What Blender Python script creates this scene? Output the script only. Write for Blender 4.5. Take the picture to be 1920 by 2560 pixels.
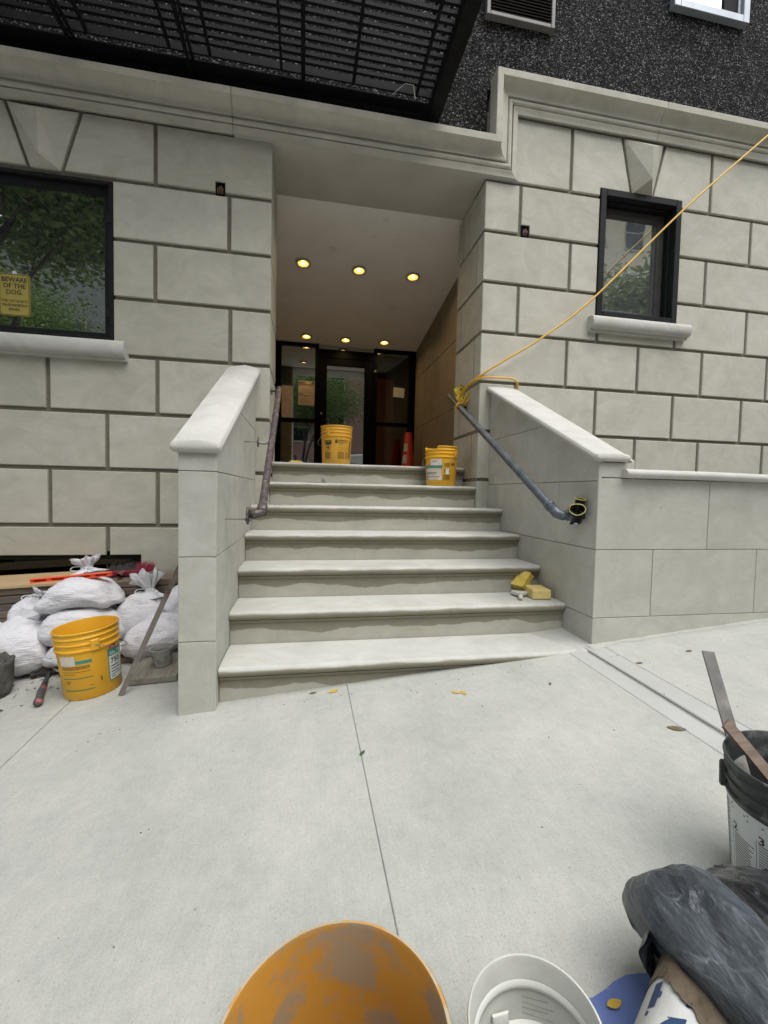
import bpy, bmesh, math, random
from mathutils import Vector, Matrix, noise
random.seed(7)
R = math.radians
scn = bpy.context.scene
COL = scn.collection
for o in list(bpy.data.objects): bpy.data.objects.remove(o)

# ------------------------------------------------------------------ camera
cam = bpy.data.cameras.new('camera'); cam_o = bpy.data.objects.new('camera', cam); COL.objects.link(cam_o)
def cam_axes(yaw, pitch, roll):
    cy, sy, cp, sp = math.cos(yaw), math.sin(yaw), math.cos(pitch), math.sin(pitch)
    f = Vector((sy*cp, cy*cp, sp)); r = Vector((cy, -sy, 0)); u = r.cross(f)
    cr, sr = math.cos(roll), math.sin(roll)
    return cr*r+sr*u, cr*u-sr*r, f
_r, _u, _f = cam_axes(0.181329, -0.0441967, 0.0213019)
M = Matrix((_r, _u, -_f)).transposed().to_4x4(); M.translation = (0.3032, -3.8939, 1.0877)
cam_o.matrix_world = M
cam.sensor_fit = 'VERTICAL'; cam.sensor_height = 36; cam.lens = 36*1090.9/2560
cam.clip_start = .02; cam.clip_end = 800
scn.camera = cam_o

# ------------------------------------------------------------------ sky, sun, exposure
SUN_EL, SUN_AZ = R(64), R(155)          # azimuth measured from +Y towards +X
w = bpy.data.worlds.new('World'); scn.world = w; w.use_nodes = True
nt = w.node_tree; nt.nodes.clear()
sky = nt.nodes.new('ShaderNodeTexSky'); sky.sky_type = 'NISHITA'; sky.sun_disc = False
sky.sun_elevation = SUN_EL; sky.sun_rotation = SUN_AZ; sky.air_density = 1.4; sky.dust_density = 3.0; sky.ozone_density = 1.0
hs = nt.nodes.new('ShaderNodeHueSaturation'); hs.inputs['Saturation'].default_value = .48
bg = nt.nodes.new('ShaderNodeBackground'); bg.inputs['Strength'].default_value = .12
wo = nt.nodes.new('ShaderNodeOutputWorld')
nt.links.new(sky.outputs[0], hs.inputs['Color']); nt.links.new(hs.outputs[0], bg.inputs[0]); nt.links.new(bg.outputs[0], wo.inputs[0])
sl = bpy.data.lights.new('sun', 'SUN'); sl.energy = 1.35; sl.angle = R(60); sl.color = (1, .995, .985)
so = bpy.data.objects.new('sun', sl); COL.objects.link(so); so.location = (3, -6, 20)
sd = Vector((math.sin(SUN_AZ)*math.cos(SUN_EL), math.cos(SUN_AZ)*math.cos(SUN_EL), math.sin(SUN_EL)))
so.rotation_euler = sd.to_track_quat('Z', 'Y').to_euler()
vs = scn.view_settings; vs.view_transform = 'Standard'; vs.look = 'None'; vs.gamma = 1; vs.exposure = 1.0
vs.use_curve_mapping = False
scn.cycles.max_bounces = 8; scn.cycles.diffuse_bounces = 5; scn.cycles.use_denoising = True
scn.cycles.sample_clamp_indirect = 6

# ------------------------------------------------------------------ materials
MATS = {}
def nodes_of(name):
    m = bpy.data.materials.new(name); m.use_nodes = True; t = m.node_tree
    b = t.nodes['Principled BSDF']; return m, t, b
def N(t, typ, **kw):
    n = t.nodes.new(typ)
    for k, v in kw.items():
        if hasattr(n, k): setattr(n, k, v)
        else: n.inputs[k].default_value = v
    return n
def c4(c): return (c[0], c[1], c[2], 1)
def coords(t, kind='world', stretch=None, rot=None, rnd=True):
    if kind == 'world': src = N(t, 'ShaderNodeNewGeometry').outputs['Position']
    else: src = N(t, 'ShaderNodeTexCoord').outputs['Object']
    if rnd:
        oi = N(t, 'ShaderNodeObjectInfo'); mu = N(t, 'ShaderNodeMath', operation='MULTIPLY'); mu.inputs[1].default_value = 17.
        t.links.new(oi.outputs['Random'], mu.inputs[0])
        ad = N(t, 'ShaderNodeVectorMath', operation='ADD'); t.links.new(src, ad.inputs[0]); t.links.new(mu.outputs[0], ad.inputs[1]); src = ad.outputs[0]
    if stretch or rot:
        mp = N(t, 'ShaderNodeMapping'); t.links.new(src, mp.inputs[0])
        if stretch: mp.inputs['Scale'].default_value = stretch
        if rot: mp.inputs['Rotation'].default_value = rot
        src = mp.outputs[0]
    return src
def noise_n(t, vec, scale, detail=5, rough=.55):
    n = N(t, 'ShaderNodeTexNoise'); n.inputs['Scale'].default_value = scale; n.inputs['Detail'].default_value = detail
    n.inputs['Roughness'].default_value = rough; t.links.new(vec, n.inputs['Vector']); return n.outputs['Fac']
def ramp(t, fac, a, b, ca=(0,0,0), cb=(1,1,1)):
    r = N(t, 'ShaderNodeValToRGB'); r.color_ramp.elements[0].position = a; r.color_ramp.elements[1].position = b
    r.color_ramp.elements[0].color = c4(ca); r.color_ramp.elements[1].color = c4(cb); t.links.new(fac, r.inputs[0]); return r.outputs[0]
def mix(t, fac, a, b, mode='MIX'):
    m = N(t, 'ShaderNodeMixRGB', blend_type=mode)
    for i, v in ((0, fac), (1, a), (2, b)):
        if hasattr(v, 'is_output'): t.links.new(v, m.inputs[i])
        else: m.inputs[i].default_value = v if i == 0 else c4(v)
    return m.outputs[0]
def bump(t, b, h, strength=.3, dist=.003, prev=None):
    n = N(t, 'ShaderNodeBump'); n.inputs['Strength'].default_value = strength; n.inputs['Distance'].default_value = dist
    t.links.new(h, n.inputs['Height'])
    if prev: t.links.new(prev, n.inputs['Normal'])
    t.links.new(n.outputs[0], b.inputs['Normal']); return n.outputs[0]
def mat(name, c1, c2=None, scale=6, rough=.7, metal=0, spec=.4, stain=None, stain_scale=3, stain_lo=.55, stain_hi=.7, stain_amt=1.,
        bmp=0, bscale=120, bdist=.002, stretch=None, kind='world', rnd=0., detail=5, rot=None, grain=0., coat=0., sss=None):
    if name in MATS: return MATS[name]
    m, t, b = nodes_of(name)
    v = coords(t, kind, stretch, rot)
    col = None
    if c2 is not None: col = ramp(t, noise_n(t, v, scale, detail), .33, .67, c1, c2)
    if grain:
        g = ramp(t, noise_n(t, coords(t, kind), 260, 2), .3, .7, (1-grain,)*3, (1+grain,)*3)
        col = mix(t, 1., col if col is not None else c1, g, 'MULTIPLY')
    if rnd:
        oi = N(t, 'ShaderNodeObjectInfo'); rr = ramp(t, oi.outputs['Random'], 0, 1, (1-rnd, 1-rnd, 1-rnd*1.15), (1+rnd*.4, 1+rnd*.4, 1+rnd*.35))
        col = mix(t, 1., col if col is not None else c1, rr, 'MULTIPLY')
    if stain is not None:
        s = ramp(t, noise_n(t, coords(t, kind), stain_scale, 8, .62), stain_lo, stain_hi, (0,)*3, (stain_amt,)*3)
        col = mix(t, s, col if col is not None else c1, stain)
    if col is not None: t.links.new(col, b.inputs['Base Color'])
    else: b.inputs['Base Color'].default_value = c4(c1)
    b.inputs['Roughness'].default_value = rough; b.inputs['Metallic'].default_value = metal
    b.inputs['Specular IOR Level'].default_value = spec
    if coat: b.inputs['Coat Weight'].default_value = coat
    if bmp: bump(t, b, noise_n(t, v, bscale, 6), bmp, bdist)
    m.diffuse_color = c4(c1); MATS[name] = m; return m

def stone_mat(name, ca, cb, stain, rnd=.05, wet_shade=False):
    m, t, b = nodes_of(name)
    v = coords(t, 'world', (1, 1, 1.5))
    col = ramp(t, noise_n(t, v, 2.6, 9, .62), .28, .72, ca, cb)
    nz_ = N(t, 'ShaderNodeTexNoise'); nz_.inputs['Scale'].default_value = 3.4; nz_.inputs['Detail'].default_value = 10; nz_.inputs['Roughness'].default_value = .68; nz_.inputs['Distortion'].default_value = 1.6; t.links.new(coords(t, 'world', (1, 1, 1.35)), nz_.inputs['Vector'])
    smear = ramp(t, nz_.outputs['Fac'], .33, .68, (.885, .885, .87), (1.06,)*3)
    col = mix(t, 1., col, smear, 'MULTIPLY')
    vd = coords(t, 'world')
    blot = ramp(t, noise_n(t, vd, 2.2, 7, .6), .56, .78, (0,)*3, (.55,)*3)
    col = mix(t, blot, col, stain)
    grain = ramp(t, noise_n(t, vd, 330, 3, .7), .25, .75, (.88,)*3, (1.1,)*3)
    col = mix(t, 1., col, grain, 'MULTIPLY')
    vo = N(t, 'ShaderNodeTexVoronoi'); vo.inputs['Scale'].default_value = 5.; t.links.new(vd, vo.inputs['Vector'])
    pit = ramp(t, vo.outputs['Distance'], .015, .03, (.62,)*3, (1,)*3); col = mix(t, 1., col, pit, 'MULTIPLY')
    if rnd:
        oi = N(t, 'ShaderNodeObjectInfo')
        col = mix(t, 1., col, ramp(t, oi.outputs['Random'], 0, 1, (1-rnd, 1-rnd, 1-rnd*1.2), (1+rnd*.6,)*3), 'MULTIPLY')
    rough = .85
    if wet_shade:       # damp band left by wash water: wavy lower edge on the riser, wavy upper edge on the nosing; painted shade on the dry riser too
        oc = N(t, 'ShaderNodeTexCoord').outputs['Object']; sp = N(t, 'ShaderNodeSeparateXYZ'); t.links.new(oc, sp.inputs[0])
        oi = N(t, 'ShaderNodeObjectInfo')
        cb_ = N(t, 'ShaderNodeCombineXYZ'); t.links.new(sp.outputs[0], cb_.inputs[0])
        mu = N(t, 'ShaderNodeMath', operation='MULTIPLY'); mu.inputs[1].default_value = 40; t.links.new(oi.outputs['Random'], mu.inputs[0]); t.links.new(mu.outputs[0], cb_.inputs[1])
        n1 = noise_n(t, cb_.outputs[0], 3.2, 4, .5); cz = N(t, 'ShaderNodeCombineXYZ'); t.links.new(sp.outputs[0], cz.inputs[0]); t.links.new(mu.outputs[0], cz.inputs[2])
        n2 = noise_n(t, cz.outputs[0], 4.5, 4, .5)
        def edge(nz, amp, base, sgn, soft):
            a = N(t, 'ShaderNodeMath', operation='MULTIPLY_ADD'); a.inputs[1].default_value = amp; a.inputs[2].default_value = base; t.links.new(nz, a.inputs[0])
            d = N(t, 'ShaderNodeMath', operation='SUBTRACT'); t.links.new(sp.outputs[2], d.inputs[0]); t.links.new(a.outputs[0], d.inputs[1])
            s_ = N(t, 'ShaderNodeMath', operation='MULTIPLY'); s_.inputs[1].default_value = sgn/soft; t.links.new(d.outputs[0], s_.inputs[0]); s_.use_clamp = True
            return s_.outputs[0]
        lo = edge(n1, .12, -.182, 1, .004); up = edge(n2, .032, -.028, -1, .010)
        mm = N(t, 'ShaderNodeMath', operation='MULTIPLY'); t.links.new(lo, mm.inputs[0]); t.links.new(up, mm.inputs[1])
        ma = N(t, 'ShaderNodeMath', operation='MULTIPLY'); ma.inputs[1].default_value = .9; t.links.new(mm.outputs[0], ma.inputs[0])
        dk = mix(t, 1., col, (.45, .415, .33), 'MULTIPLY'); riser_shade = mix(t, 1., col, (.84, .82, .76), 'MULTIPLY'); col = mix(t, ma.outputs[0], mix(t, up, col, riser_shade), dk)  # damp band, plus shade painted into the colour of risers and nosing fronts
    t.links.new(col, b.inputs['Base Color']); b.inputs['Roughness'].default_value = rough; b.inputs['Specular IOR Level'].default_value = .25
    p = bump(t, b, noise_n(t, vd, 14, 6), .25, .006); bump(t, b, noise_n(t, vd, 300, 3), .35, .0015, p)
    MATS[name] = m; return m
S_BLOCK = stone_mat('cast_stone_block', (.475, .460, .395), (.550, .535, .465), (.41, .39, .32), .10)
S_TRIM = stone_mat('cast_stone_trim', (.475, .455, .39), (.54, .52, .455), (.35, .325, .27), .03)
S_PANEL = stone_mat('stucco_panel', (.435, .43, .385), (.505, .50, .45), (.38, .37, .325), .03)
S_STEP = stone_mat('step_stone', (.47, .47, .435), (.54, .54, .505), (.42, .415, .375), .02, wet_shade=True)
S_COPE = stone_mat('coping_stone', (.49, .485, .45), (.56, .555, .52), (.45, .44, .40), .02)
MORTAR = mat('groove_mortar', (.165, .152, .118), (.215, .20, .16), 30, .9, bmp=.3)
MORTAR_F = mat('fine_joint', (.20, .195, .17), rough=.9)
PLASTER = mat('recess_plaster', (.74, .73, .70), (.80, .79, .76), 3, .85, stain=(.25, .23, .2), stain_scale=2.5, stain_lo=.62, stain_hi=.8, stain_amt=.5, bmp=.15, bscale=40)
TANPANEL = mat('tan_wall_panel', (.21, .175, .13), (.25, .21, .16), 4, .6, rnd=.06, bmp=.1, bscale=60)
BLACKM = mat('black_anodised', (.003, .003, .003), (.005, .005, .005), 8, .5, spec=.06)
BLACKF = mat('black_frame_paint', (.007, .008, .008), (.013, .014, .014), 12, .6, spec=.2, stain=(.2, .2, .19), stain_scale=18, stain_lo=.68, stain_hi=.82, stain_amt=.5)
IRON = mat('black_iron_paint', (.003, .0035, .004), (.007, .008, .009), 9, .65, spec=.15, stain=(.018, .016, .014), stain_scale=30, stain_lo=.55, stain_hi=.75)
DARK = mat('dark_interior', (.012, .012, .012), rough=.9)
PIPE_L = mat('weathered_pipe', (.052, .043, .042), (.13, .105, .102), 26, .5, metal=.3, stain=(.36, .33, .33), stain_scale=38, stain_lo=.56, stain_hi=.68, stain_amt=.75, bmp=.4, bscale=60)
PIPE_R = mat('grey_painted_pipe', (.075, .09, .105), (.13, .15, .17), 14, .42, metal=.3, stain=(.03, .034, .04), stain_scale=30, stain_lo=.6, stain_hi=.7, stain_amt=.7, bmp=.2, bscale=60)
STEEL = mat('steel', (.42, .42, .41), (.55, .55, .53), 30, .38, metal=.9)
DULL = mat('dull_steel', (.17, .165, .15), (.27, .26, .245), 18, .5, metal=.5, stain=(.16, .10, .06), stain_scale=16, stain_lo=.6, stain_hi=.75, stain_amt=.6)
CORD = mat('yellow_cord', (.62, .36, .035), (.70, .42, .05), 20, .45)
def bucket_mat(name, c1, c2, dirt, lo=.55, hi=.7, amt=.8, sc=7, rough=.42):
    return mat(name, c1, c2, 5, rough, stain=dirt, stain_scale=sc, stain_lo=lo, stain_hi=hi, stain_amt=amt, kind='object', bmp=.15, bscale=50)
YEL1 = bucket_mat('yellow_plastic', (.70, .36, .018), (.77, .42, .028), (.50, .34, .13), .6, .8, .6)
YEL2 = bucket_mat('yellow_plastic_worn', (.66, .34, .035), (.75, .41, .05), (.40, .26, .12), .56, .75, .7, 9)
ORG_IN = bucket_mat('orange_plastic_crusted', (.40, .185, .025), (.47, .225, .035), (.25, .195, .13), .47, .545, .85, 9, .55)
RIM_OR = bucket_mat('pale_worn_rim', (.40, .33, .22), (.48, .40, .28), (.50, .26, .06), .52, .60, .9, 16, .6)
WHITE_B = bucket_mat('white_plastic', (.52, .53, .485), (.60, .61, .56), (.42, .42, .38), .56, .75, .7, 9)
GREY_B = bucket_mat('dark_plastic_dusty', (.025, .03, .03), (.06, .068, .066), (.30, .30, .28), .55, .75, .6, 16, .5)
CRUST = mat('wet_mortar_crust', (.055, .056, .048), (.12, .12, .105), 14, .8, bmp=1., bscale=25, bdist=.02)
GREYCUP = mat('mortar_cup', (.30, .31, .27), (.40, .41, .365), 12, .7, stain=(.17, .17, .15), stain_scale=14, stain_lo=.52, stain_hi=.62, kind='object')
LABEL_W = mat('label_white', (.62, .60, .55), (.70, .68, .63), 8, .6, stain=(.45, .38, .28), stain_scale=9, stain_lo=.58, stain_hi=.75, stain_amt=.7)
LABEL_CLEAN = mat('label_clean_white', (.60, .63, .61), (.66, .69, .67), 5, .45)
LABEL_TORN = mat('label_torn', (.55, .47, .38), (.68, .62, .54), 10, .7, stain=(.42, .27, .17), stain_scale=8, stain_lo=.5, stain_hi=.62, stain_amt=.8)
TEAL = mat('teal_print', (.03, .22, .17), (.05, .27, .21), 8, .5)
GREENP = mat('green_print', (.05, .20, .09), rough=.5)
INK = mat('black_ink', (.03, .028, .024), rough=.6)
INKB = mat('brown_ink', (.16, .085, .012), rough=.6)
INKG = mat('grey_ink', (.20, .20, .20), rough=.6)
NAVY = mat('navy_ink', (.022, .055, .13), rough=.7)
REDP = mat('red_print', (.55, .035, .03), rough=.5)
BAG = None
def bag_mat():
    m, t, b = nodes_of('woven_sandbag'); v = coords(t, 'object', rnd=True)
    col = ramp(t, noise_n(t, v, 3, 4), .3, .7, (.60, .60, .625), (.71, .71, .735))
    d = ramp(t, noise_n(t, v, 6, 7, .6), .62, .8, (0,)*3, (.4,)*3); col = mix(t, d, col, (.42, .42, .38))
    t.links.new(col, b.inputs['Base Color']); b.inputs['Roughness'].default_value = .55; b.inputs['Specular IOR Level'].default_value = .35
    wv = N(t, 'ShaderNodeTexWave'); wv.bands_direction = 'Z'; wv.inputs['Scale'].default_value = 24; wv.inputs['Distortion'].default_value = 1.6; wv.inputs['Detail'].default_value = 3; wv.inputs['Detail Scale'].default_value = 1.2
    t.links.new(v, wv.inputs['Vector']); p = bump(t, b, wv.outputs['Fac'], .15, .004)
    v2 = coords(t, 'object', (1, 1, 2.5)); p = bump(t, b, noise_n(t, v2, 16, 6, .6), .6, .02, p)
    MATS['bag'] = m; return m
BAG = bag_mat()
WOODS = [mat('old_lumber_'+n, a, b_, 5, .8, stretch=(1.2, 14, 22), kind='world', bmp=.4, bscale=30, rnd=.2, stain=(.05, .04, .035), stain_scale=5, stain_lo=.6, stain_hi=.8)
         for n, a, b_ in (('dark', (.085, .068, .055), (.15, .12, .10)), ('mid', (.14, .105, .08), (.22, .17, .13)), ('pale', (.20, .165, .13), (.29, .245, .20)))]
PLY = mat('plywood', (.44, .30, .155), (.54, .39, .22), 3, .7, stretch=(1, 9, 9), stain=(.28, .17, .08), stain_scale=10, stain_lo=.66, stain_hi=.74)
PLANKM = mat('grey_plank', (.17, .155, .125), (.26, .24, .20), 6, .85, stretch=(9, 1.2, 9), bmp=.4, bscale=30)
LEVEL = mat('orange_level_paint', (.80, .10, .035), (.86, .13, .05), 12, .4)
BRED = mat('broom_red', (.17, .012, .028), rough=.55)
BRIS_D = mat('dark_bristle', (.05, .05, .048), rough=.8)
BRIS_R = mat('red_bristle', (.24, .02, .045), rough=.8)
SPONGE = mat('yellow_sponge', (.66, .52, .19), (.74, .60, .25), 40, .95, bmp=.8, bscale=220, bdist=.003)
SPONGE2 = mat('used_sponge', (.58, .42, .07), (.68, .52, .13), 25, .95, bmp=.8, bscale=160, bdist=.003)
SPONGED = mat('sponge_dirt', (.10, .075, .05), rough=.95)
TOOLW = mat('dusty_tool', (.52, .51, .46), (.62, .61, .56), 30, .7)
RUBBER = mat('black_rubber', (.010, .010, .010), (.02, .02, .02), 20, .6)
GLOVEY = mat('glove_yellow', (.40, .37, .11), (.46, .43, .15), 20, .8)
GLOVEB = mat('glove_camo', (.50, .38, .03), (.62, .50, .06), 30, .8, stain=(.02, .02, .012), stain_scale=42, stain_lo=.54, stain_hi=.57, kind='object')
CONEO = mat('cone_orange', (.50, .03, .01), (.56, .045, .012), 9, .5)
REFLW = mat('reflective_band', (.55, .50, .46), rough=.5)
SIGNY = mat('sign_yellow', (.36, .29, .055), (.41, .33, .07), 8, .5)
PAPER = mat('notice_paper', (.62, .50, .36), (.68, .56, .42), 6, .8)
PAPER2 = mat('notice_paper_pink', (.55, .45, .37), (.60, .50, .42), 6, .8)
PAPERW = mat('white_note_paper', (.62, .60, .54), (.70, .68, .62), 6, .8)
def tarp_mat(name, base, dust, rough, amt, sc):
    m, t, b = nodes_of(name); v = coords(t, 'world', (1.5, .8, 1.5), (0, 0, .35), False)
    nz = N(t, 'ShaderNodeTexNoise'); nz.inputs['Scale'].default_value = 6; nz.inputs['Detail'].default_value = 4; t.links.new(v, nz.inputs['Vector'])
    wv = N(t, 'ShaderNodeVectorMath', operation='MULTIPLY_ADD'); wv.inputs[1].default_value = (.16,)*3; t.links.new(nz.outputs['Color'], wv.inputs[0]); t.links.new(v, wv.inputs[2])
    def vor(scale, feat):
        o = N(t, 'ShaderNodeTexVoronoi'); o.feature = feat; o.inputs['Scale'].default_value = scale; t.links.new(wv.outputs[0], o.inputs['Vector']); return o.outputs['Distance']
    e1 = ramp(t, vor(sc, 'DISTANCE_TO_EDGE'), .0, .04, (1,)*3, (0,)*3); e2 = ramp(t, vor(sc*2.6, 'DISTANCE_TO_EDGE'), .0, .06, (.55,)*3, (0,)*3)
    cre = mix(t, 1., e1, e2, 'ADD'); patchy = ramp(t, noise_n(t, v, 7, 7, .65), .36, .72, (.05,)*3, (1,)*3)
    k = mix(t, 1., cre, ramp(t, noise_n(t, v, 13, 3), .40, .66), 'MULTIPLY'); k = mix(t, 1., k, (amt,)*3, 'MULTIPLY')
    dirt = mix(t, 1., patchy, (amt*.62,)*3, 'MULTIPLY'); k = mix(t, 1., k, dirt, 'ADD')
    col = mix(t, k, base, dust); t.links.new(col, b.inputs['Base Color']); b.inputs['Roughness'].default_value = rough; b.inputs['Specular IOR Level'].default_value = .5
    p = bump(t, b, vor(sc*.55, 'F1'), .7, .03); p = bump(t, b, noise_n(t, coords(t, 'world', (3.2, .9, 3.2), (0, 0, .35), False), 9, 5, .6), .7, .02, p); p = bump(t, b, vor(sc*2.1, 'F1'), .45, .008, p); bump(t, b, noise_n(t, v, 90, 4), .25, .002, p); MATS[name] = m; return m
TARP = tarp_mat('dusty_black_plastic', (.030, .037, .045), (.20, .225, .25), .40, .60, 13)
TARPB = tarp_mat('shiny_black_plastic', (.010, .012, .014), (.20, .21, .22), .26, .30, 8)
BLUE = mat('blue_sheet', (.10, .155, .37), (.145, .20, .42), 7, .6, stain=(.50, .53, .60), stain_scale=20, stain_lo=.64, stain_hi=.75, stain_amt=.8, bmp=.3, bscale=14, bdist=.01)
KRAFT = mat('kraft_paper', (.105, .082, .054), (.155, .12, .082), 16, .85, bmp=.8, bscale=26, bdist=.012, stain=(.24, .20, .15), stain_scale=14, stain_lo=.56, stain_hi=.7)
CEMW = mat('cement_bag_paper', (.50, .51, .48), (.58, .59, .56), 9, .7, bmp=.3, bscale=18, bdist=.01)
LEAFY = mat('yellow_leaf', (.45, .30, .04), (.52, .37, .06), 40, .6)
LEAFB = mat('brown_leaf', (.10, .085, .05), (.16, .13, .07), 40, .7)
LEAFG = mat('green_leaf', (.05, .10, .045), rough=.6)
ALUM = mat('grey_aluminium', (.30, .33, .36), (.36, .39, .42), 6, .4, metal=.4)
LOUV = mat('louvre_brown', (.075, .065, .06), (.11, .10, .095), 8, .5, metal=.3)
BARK = mat('bark', (.05, .042, .035), (.09, .078, .062), 12, .95, stretch=(6, 6, 1), bmp=.8, bscale=14, bdist=.03)
def leaf_mat():
    m, t, b = nodes_of('tree_leaf'); g = N(t, 'ShaderNodeNewGeometry')
    c = ramp(t, g.outputs['Random Per Island'], 0, 1, (.04, .085, .025), (.20, .26, .085))
    tr = N(t, 'ShaderNodeBsdfTranslucent'); t.links.new(c, tr.inputs[0]); t.links.new(c, b.inputs['Base Color']); b.inputs['Roughness'].default_value = .5
    ms = N(t, 'ShaderNodeMixShader'); ms.inputs[0].default_value = .35; out = t.nodes['Material Output']
    t.links.new(b.outputs[0], ms.inputs[1]); t.links.new(tr.outputs[0], ms.inputs[2]); t.links.new(ms.outputs[0], out.inputs[0]); return m
LEAF = leaf_mat()
def glass_mat(name, refl, tint, rtint=(.9, .97, .93), wob=.0, dust=0):
    m, t, b = nodes_of(name); t.nodes.remove(b); out = t.nodes['Material Output']
    tr = N(t, 'ShaderNodeBsdfTransparent'); tr.inputs[0].default_value = c4(tint)
    gl = N(t, 'ShaderNodeBsdfGlossy'); gl.inputs[0].default_value = c4(rtint); gl.inputs['Roughness'].default_value = 0.0
    lw = N(t, 'ShaderNodeLayerWeight'); lw.inputs[0].default_value = .35
    ad = N(t, 'ShaderNodeMath', operation='MULTIPLY_ADD'); ad.inputs[1].default_value = .6; ad.inputs[2].default_value = refl; ad.use_clamp = True
    t.links.new(lw.outputs['Fresnel'], ad.inputs[0])
    ms = N(t, 'ShaderNodeMixShader'); t.links.new(ad.outputs[0], ms.inputs[0]); t.links.new(tr.outputs[0], ms.inputs[1]); t.links.new(gl.outputs[0], ms.inputs[2])
    if wob:
        bp = N(t, 'ShaderNodeBump'); bp.inputs['Strength'].default_value = wob; bp.inputs['Distance'].default_value = .02
        t.links.new(noise_n(t, coords(t, 'world'), 2.5, 2), bp.inputs['Height']); t.links.new(bp.outputs[0], gl.inputs['Normal'])
    if dust:
        df = N(t, 'ShaderNodeBsdfDiffuse'); df.inputs[0].default_value = (.42, .45, .43, 1); m2 = N(t, 'ShaderNodeMixShader')
        dn = noise_n(t, coords(t, 'world', (4, 1, 9), (0, .5, 0), False), 2.5, 6, .7); mr_ = N(t, 'ShaderNodeMath', operation='MULTIPLY'); mr_.inputs[1].default_value = dust*2; t.links.new(dn, mr_.inputs[0]); t.links.new(mr_.outputs[0], m2.inputs[0])
        t.links.new(ms.outputs[0], m2.inputs[1]); t.links.new(df.outputs[0], m2.inputs[2]); ms = m2
    t.links.new(ms.outputs[0], out.inputs[0]); return m
GLASS_L = glass_mat('window_glass', .66, (.45, .55, .50), (.88, .95, .90), .015, .03)
GLASS_R = glass_mat('window_glass_dusty', .62, (.5, .6, .56), (.92, .96, .92), .05, .14)
GLASS_D = glass_mat('door_glass', .50, (.42, .42, .40), (.92, .95, .93))
GLASS_S = glass_mat('sidelight_glass', .10, (.68, .66, .62), (.92, .95, .93))
GLASS_O = glass_mat('dark_glass', .02, (.1, .1, .1))
def emit_mat(name, col, s):
    m, t, b = nodes_of(name); b.inputs['Base Color'].default_value = c4(col); b.inputs['Emission Color'].default_value = c4(col); b.inputs['Emission Strength'].default_value = s; return m
LAMP_E = emit_mat('lamp_lens', (1., .64, .14), .55)
LAMP_HOT = emit_mat('lamp_bulb', (1., .86, .45), 2.2)
RINGM = mat('lamp_trim', (.45, .42, .36), rough=.5)
def pebble_mat():
    m, t, b = nodes_of('pebble_dash'); v = coords(t, 'world', rnd=False)
    vo = N(t, 'ShaderNodeTexVoronoi'); vo.inputs['Scale'].default_value = 80; t.links.new(v, vo.inputs['Vector'])
    sp = N(t, 'ShaderNodeSeparateColor'); t.links.new(vo.outputs['Color'], sp.inputs[0])
    r = N(t, 'ShaderNodeValToRGB'); e = r.color_ramp.elements; e[0].position = 0; e[0].color = (.012, .012, .012, 1); e[1].position = 1; e[1].color = (.30, .30, .29, 1)
    for p_, c_ in ((.35, .024), (.65, .055), (.86, .115)):
        q = e.new(p_); q.color = (c_, c_, c_*.97, 1)
    t.links.new(sp.outputs[0], r.inputs[0])
    ao = ramp(t, vo.outputs['Distance'], .1, .75, (1.1,)*3, (.25,)*3); col = mix(t, 1., r.outputs[0], ao, 'MULTIPLY')
    big = ramp(t, noise_n(t, v, 3.5, 4), .3, .7, (.7,)*3, (1.3,)*3); col = mix(t, 1., col, big, 'MULTIPLY')
    t.links.new(col, b.inputs['Base Color']); b.inputs['Roughness'].default_value = .9; b.inputs['Specular IOR Level'].default_value = .1
    iv = N(t, 'ShaderNodeMath', operation='SUBTRACT'); iv.inputs[0].default_value = 1; t.links.new(vo.outputs['Distance'], iv.inputs[1])
    bump(t, b, iv.outputs[0], 1., .012); return m
PEBBLE = pebble_mat()
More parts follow.
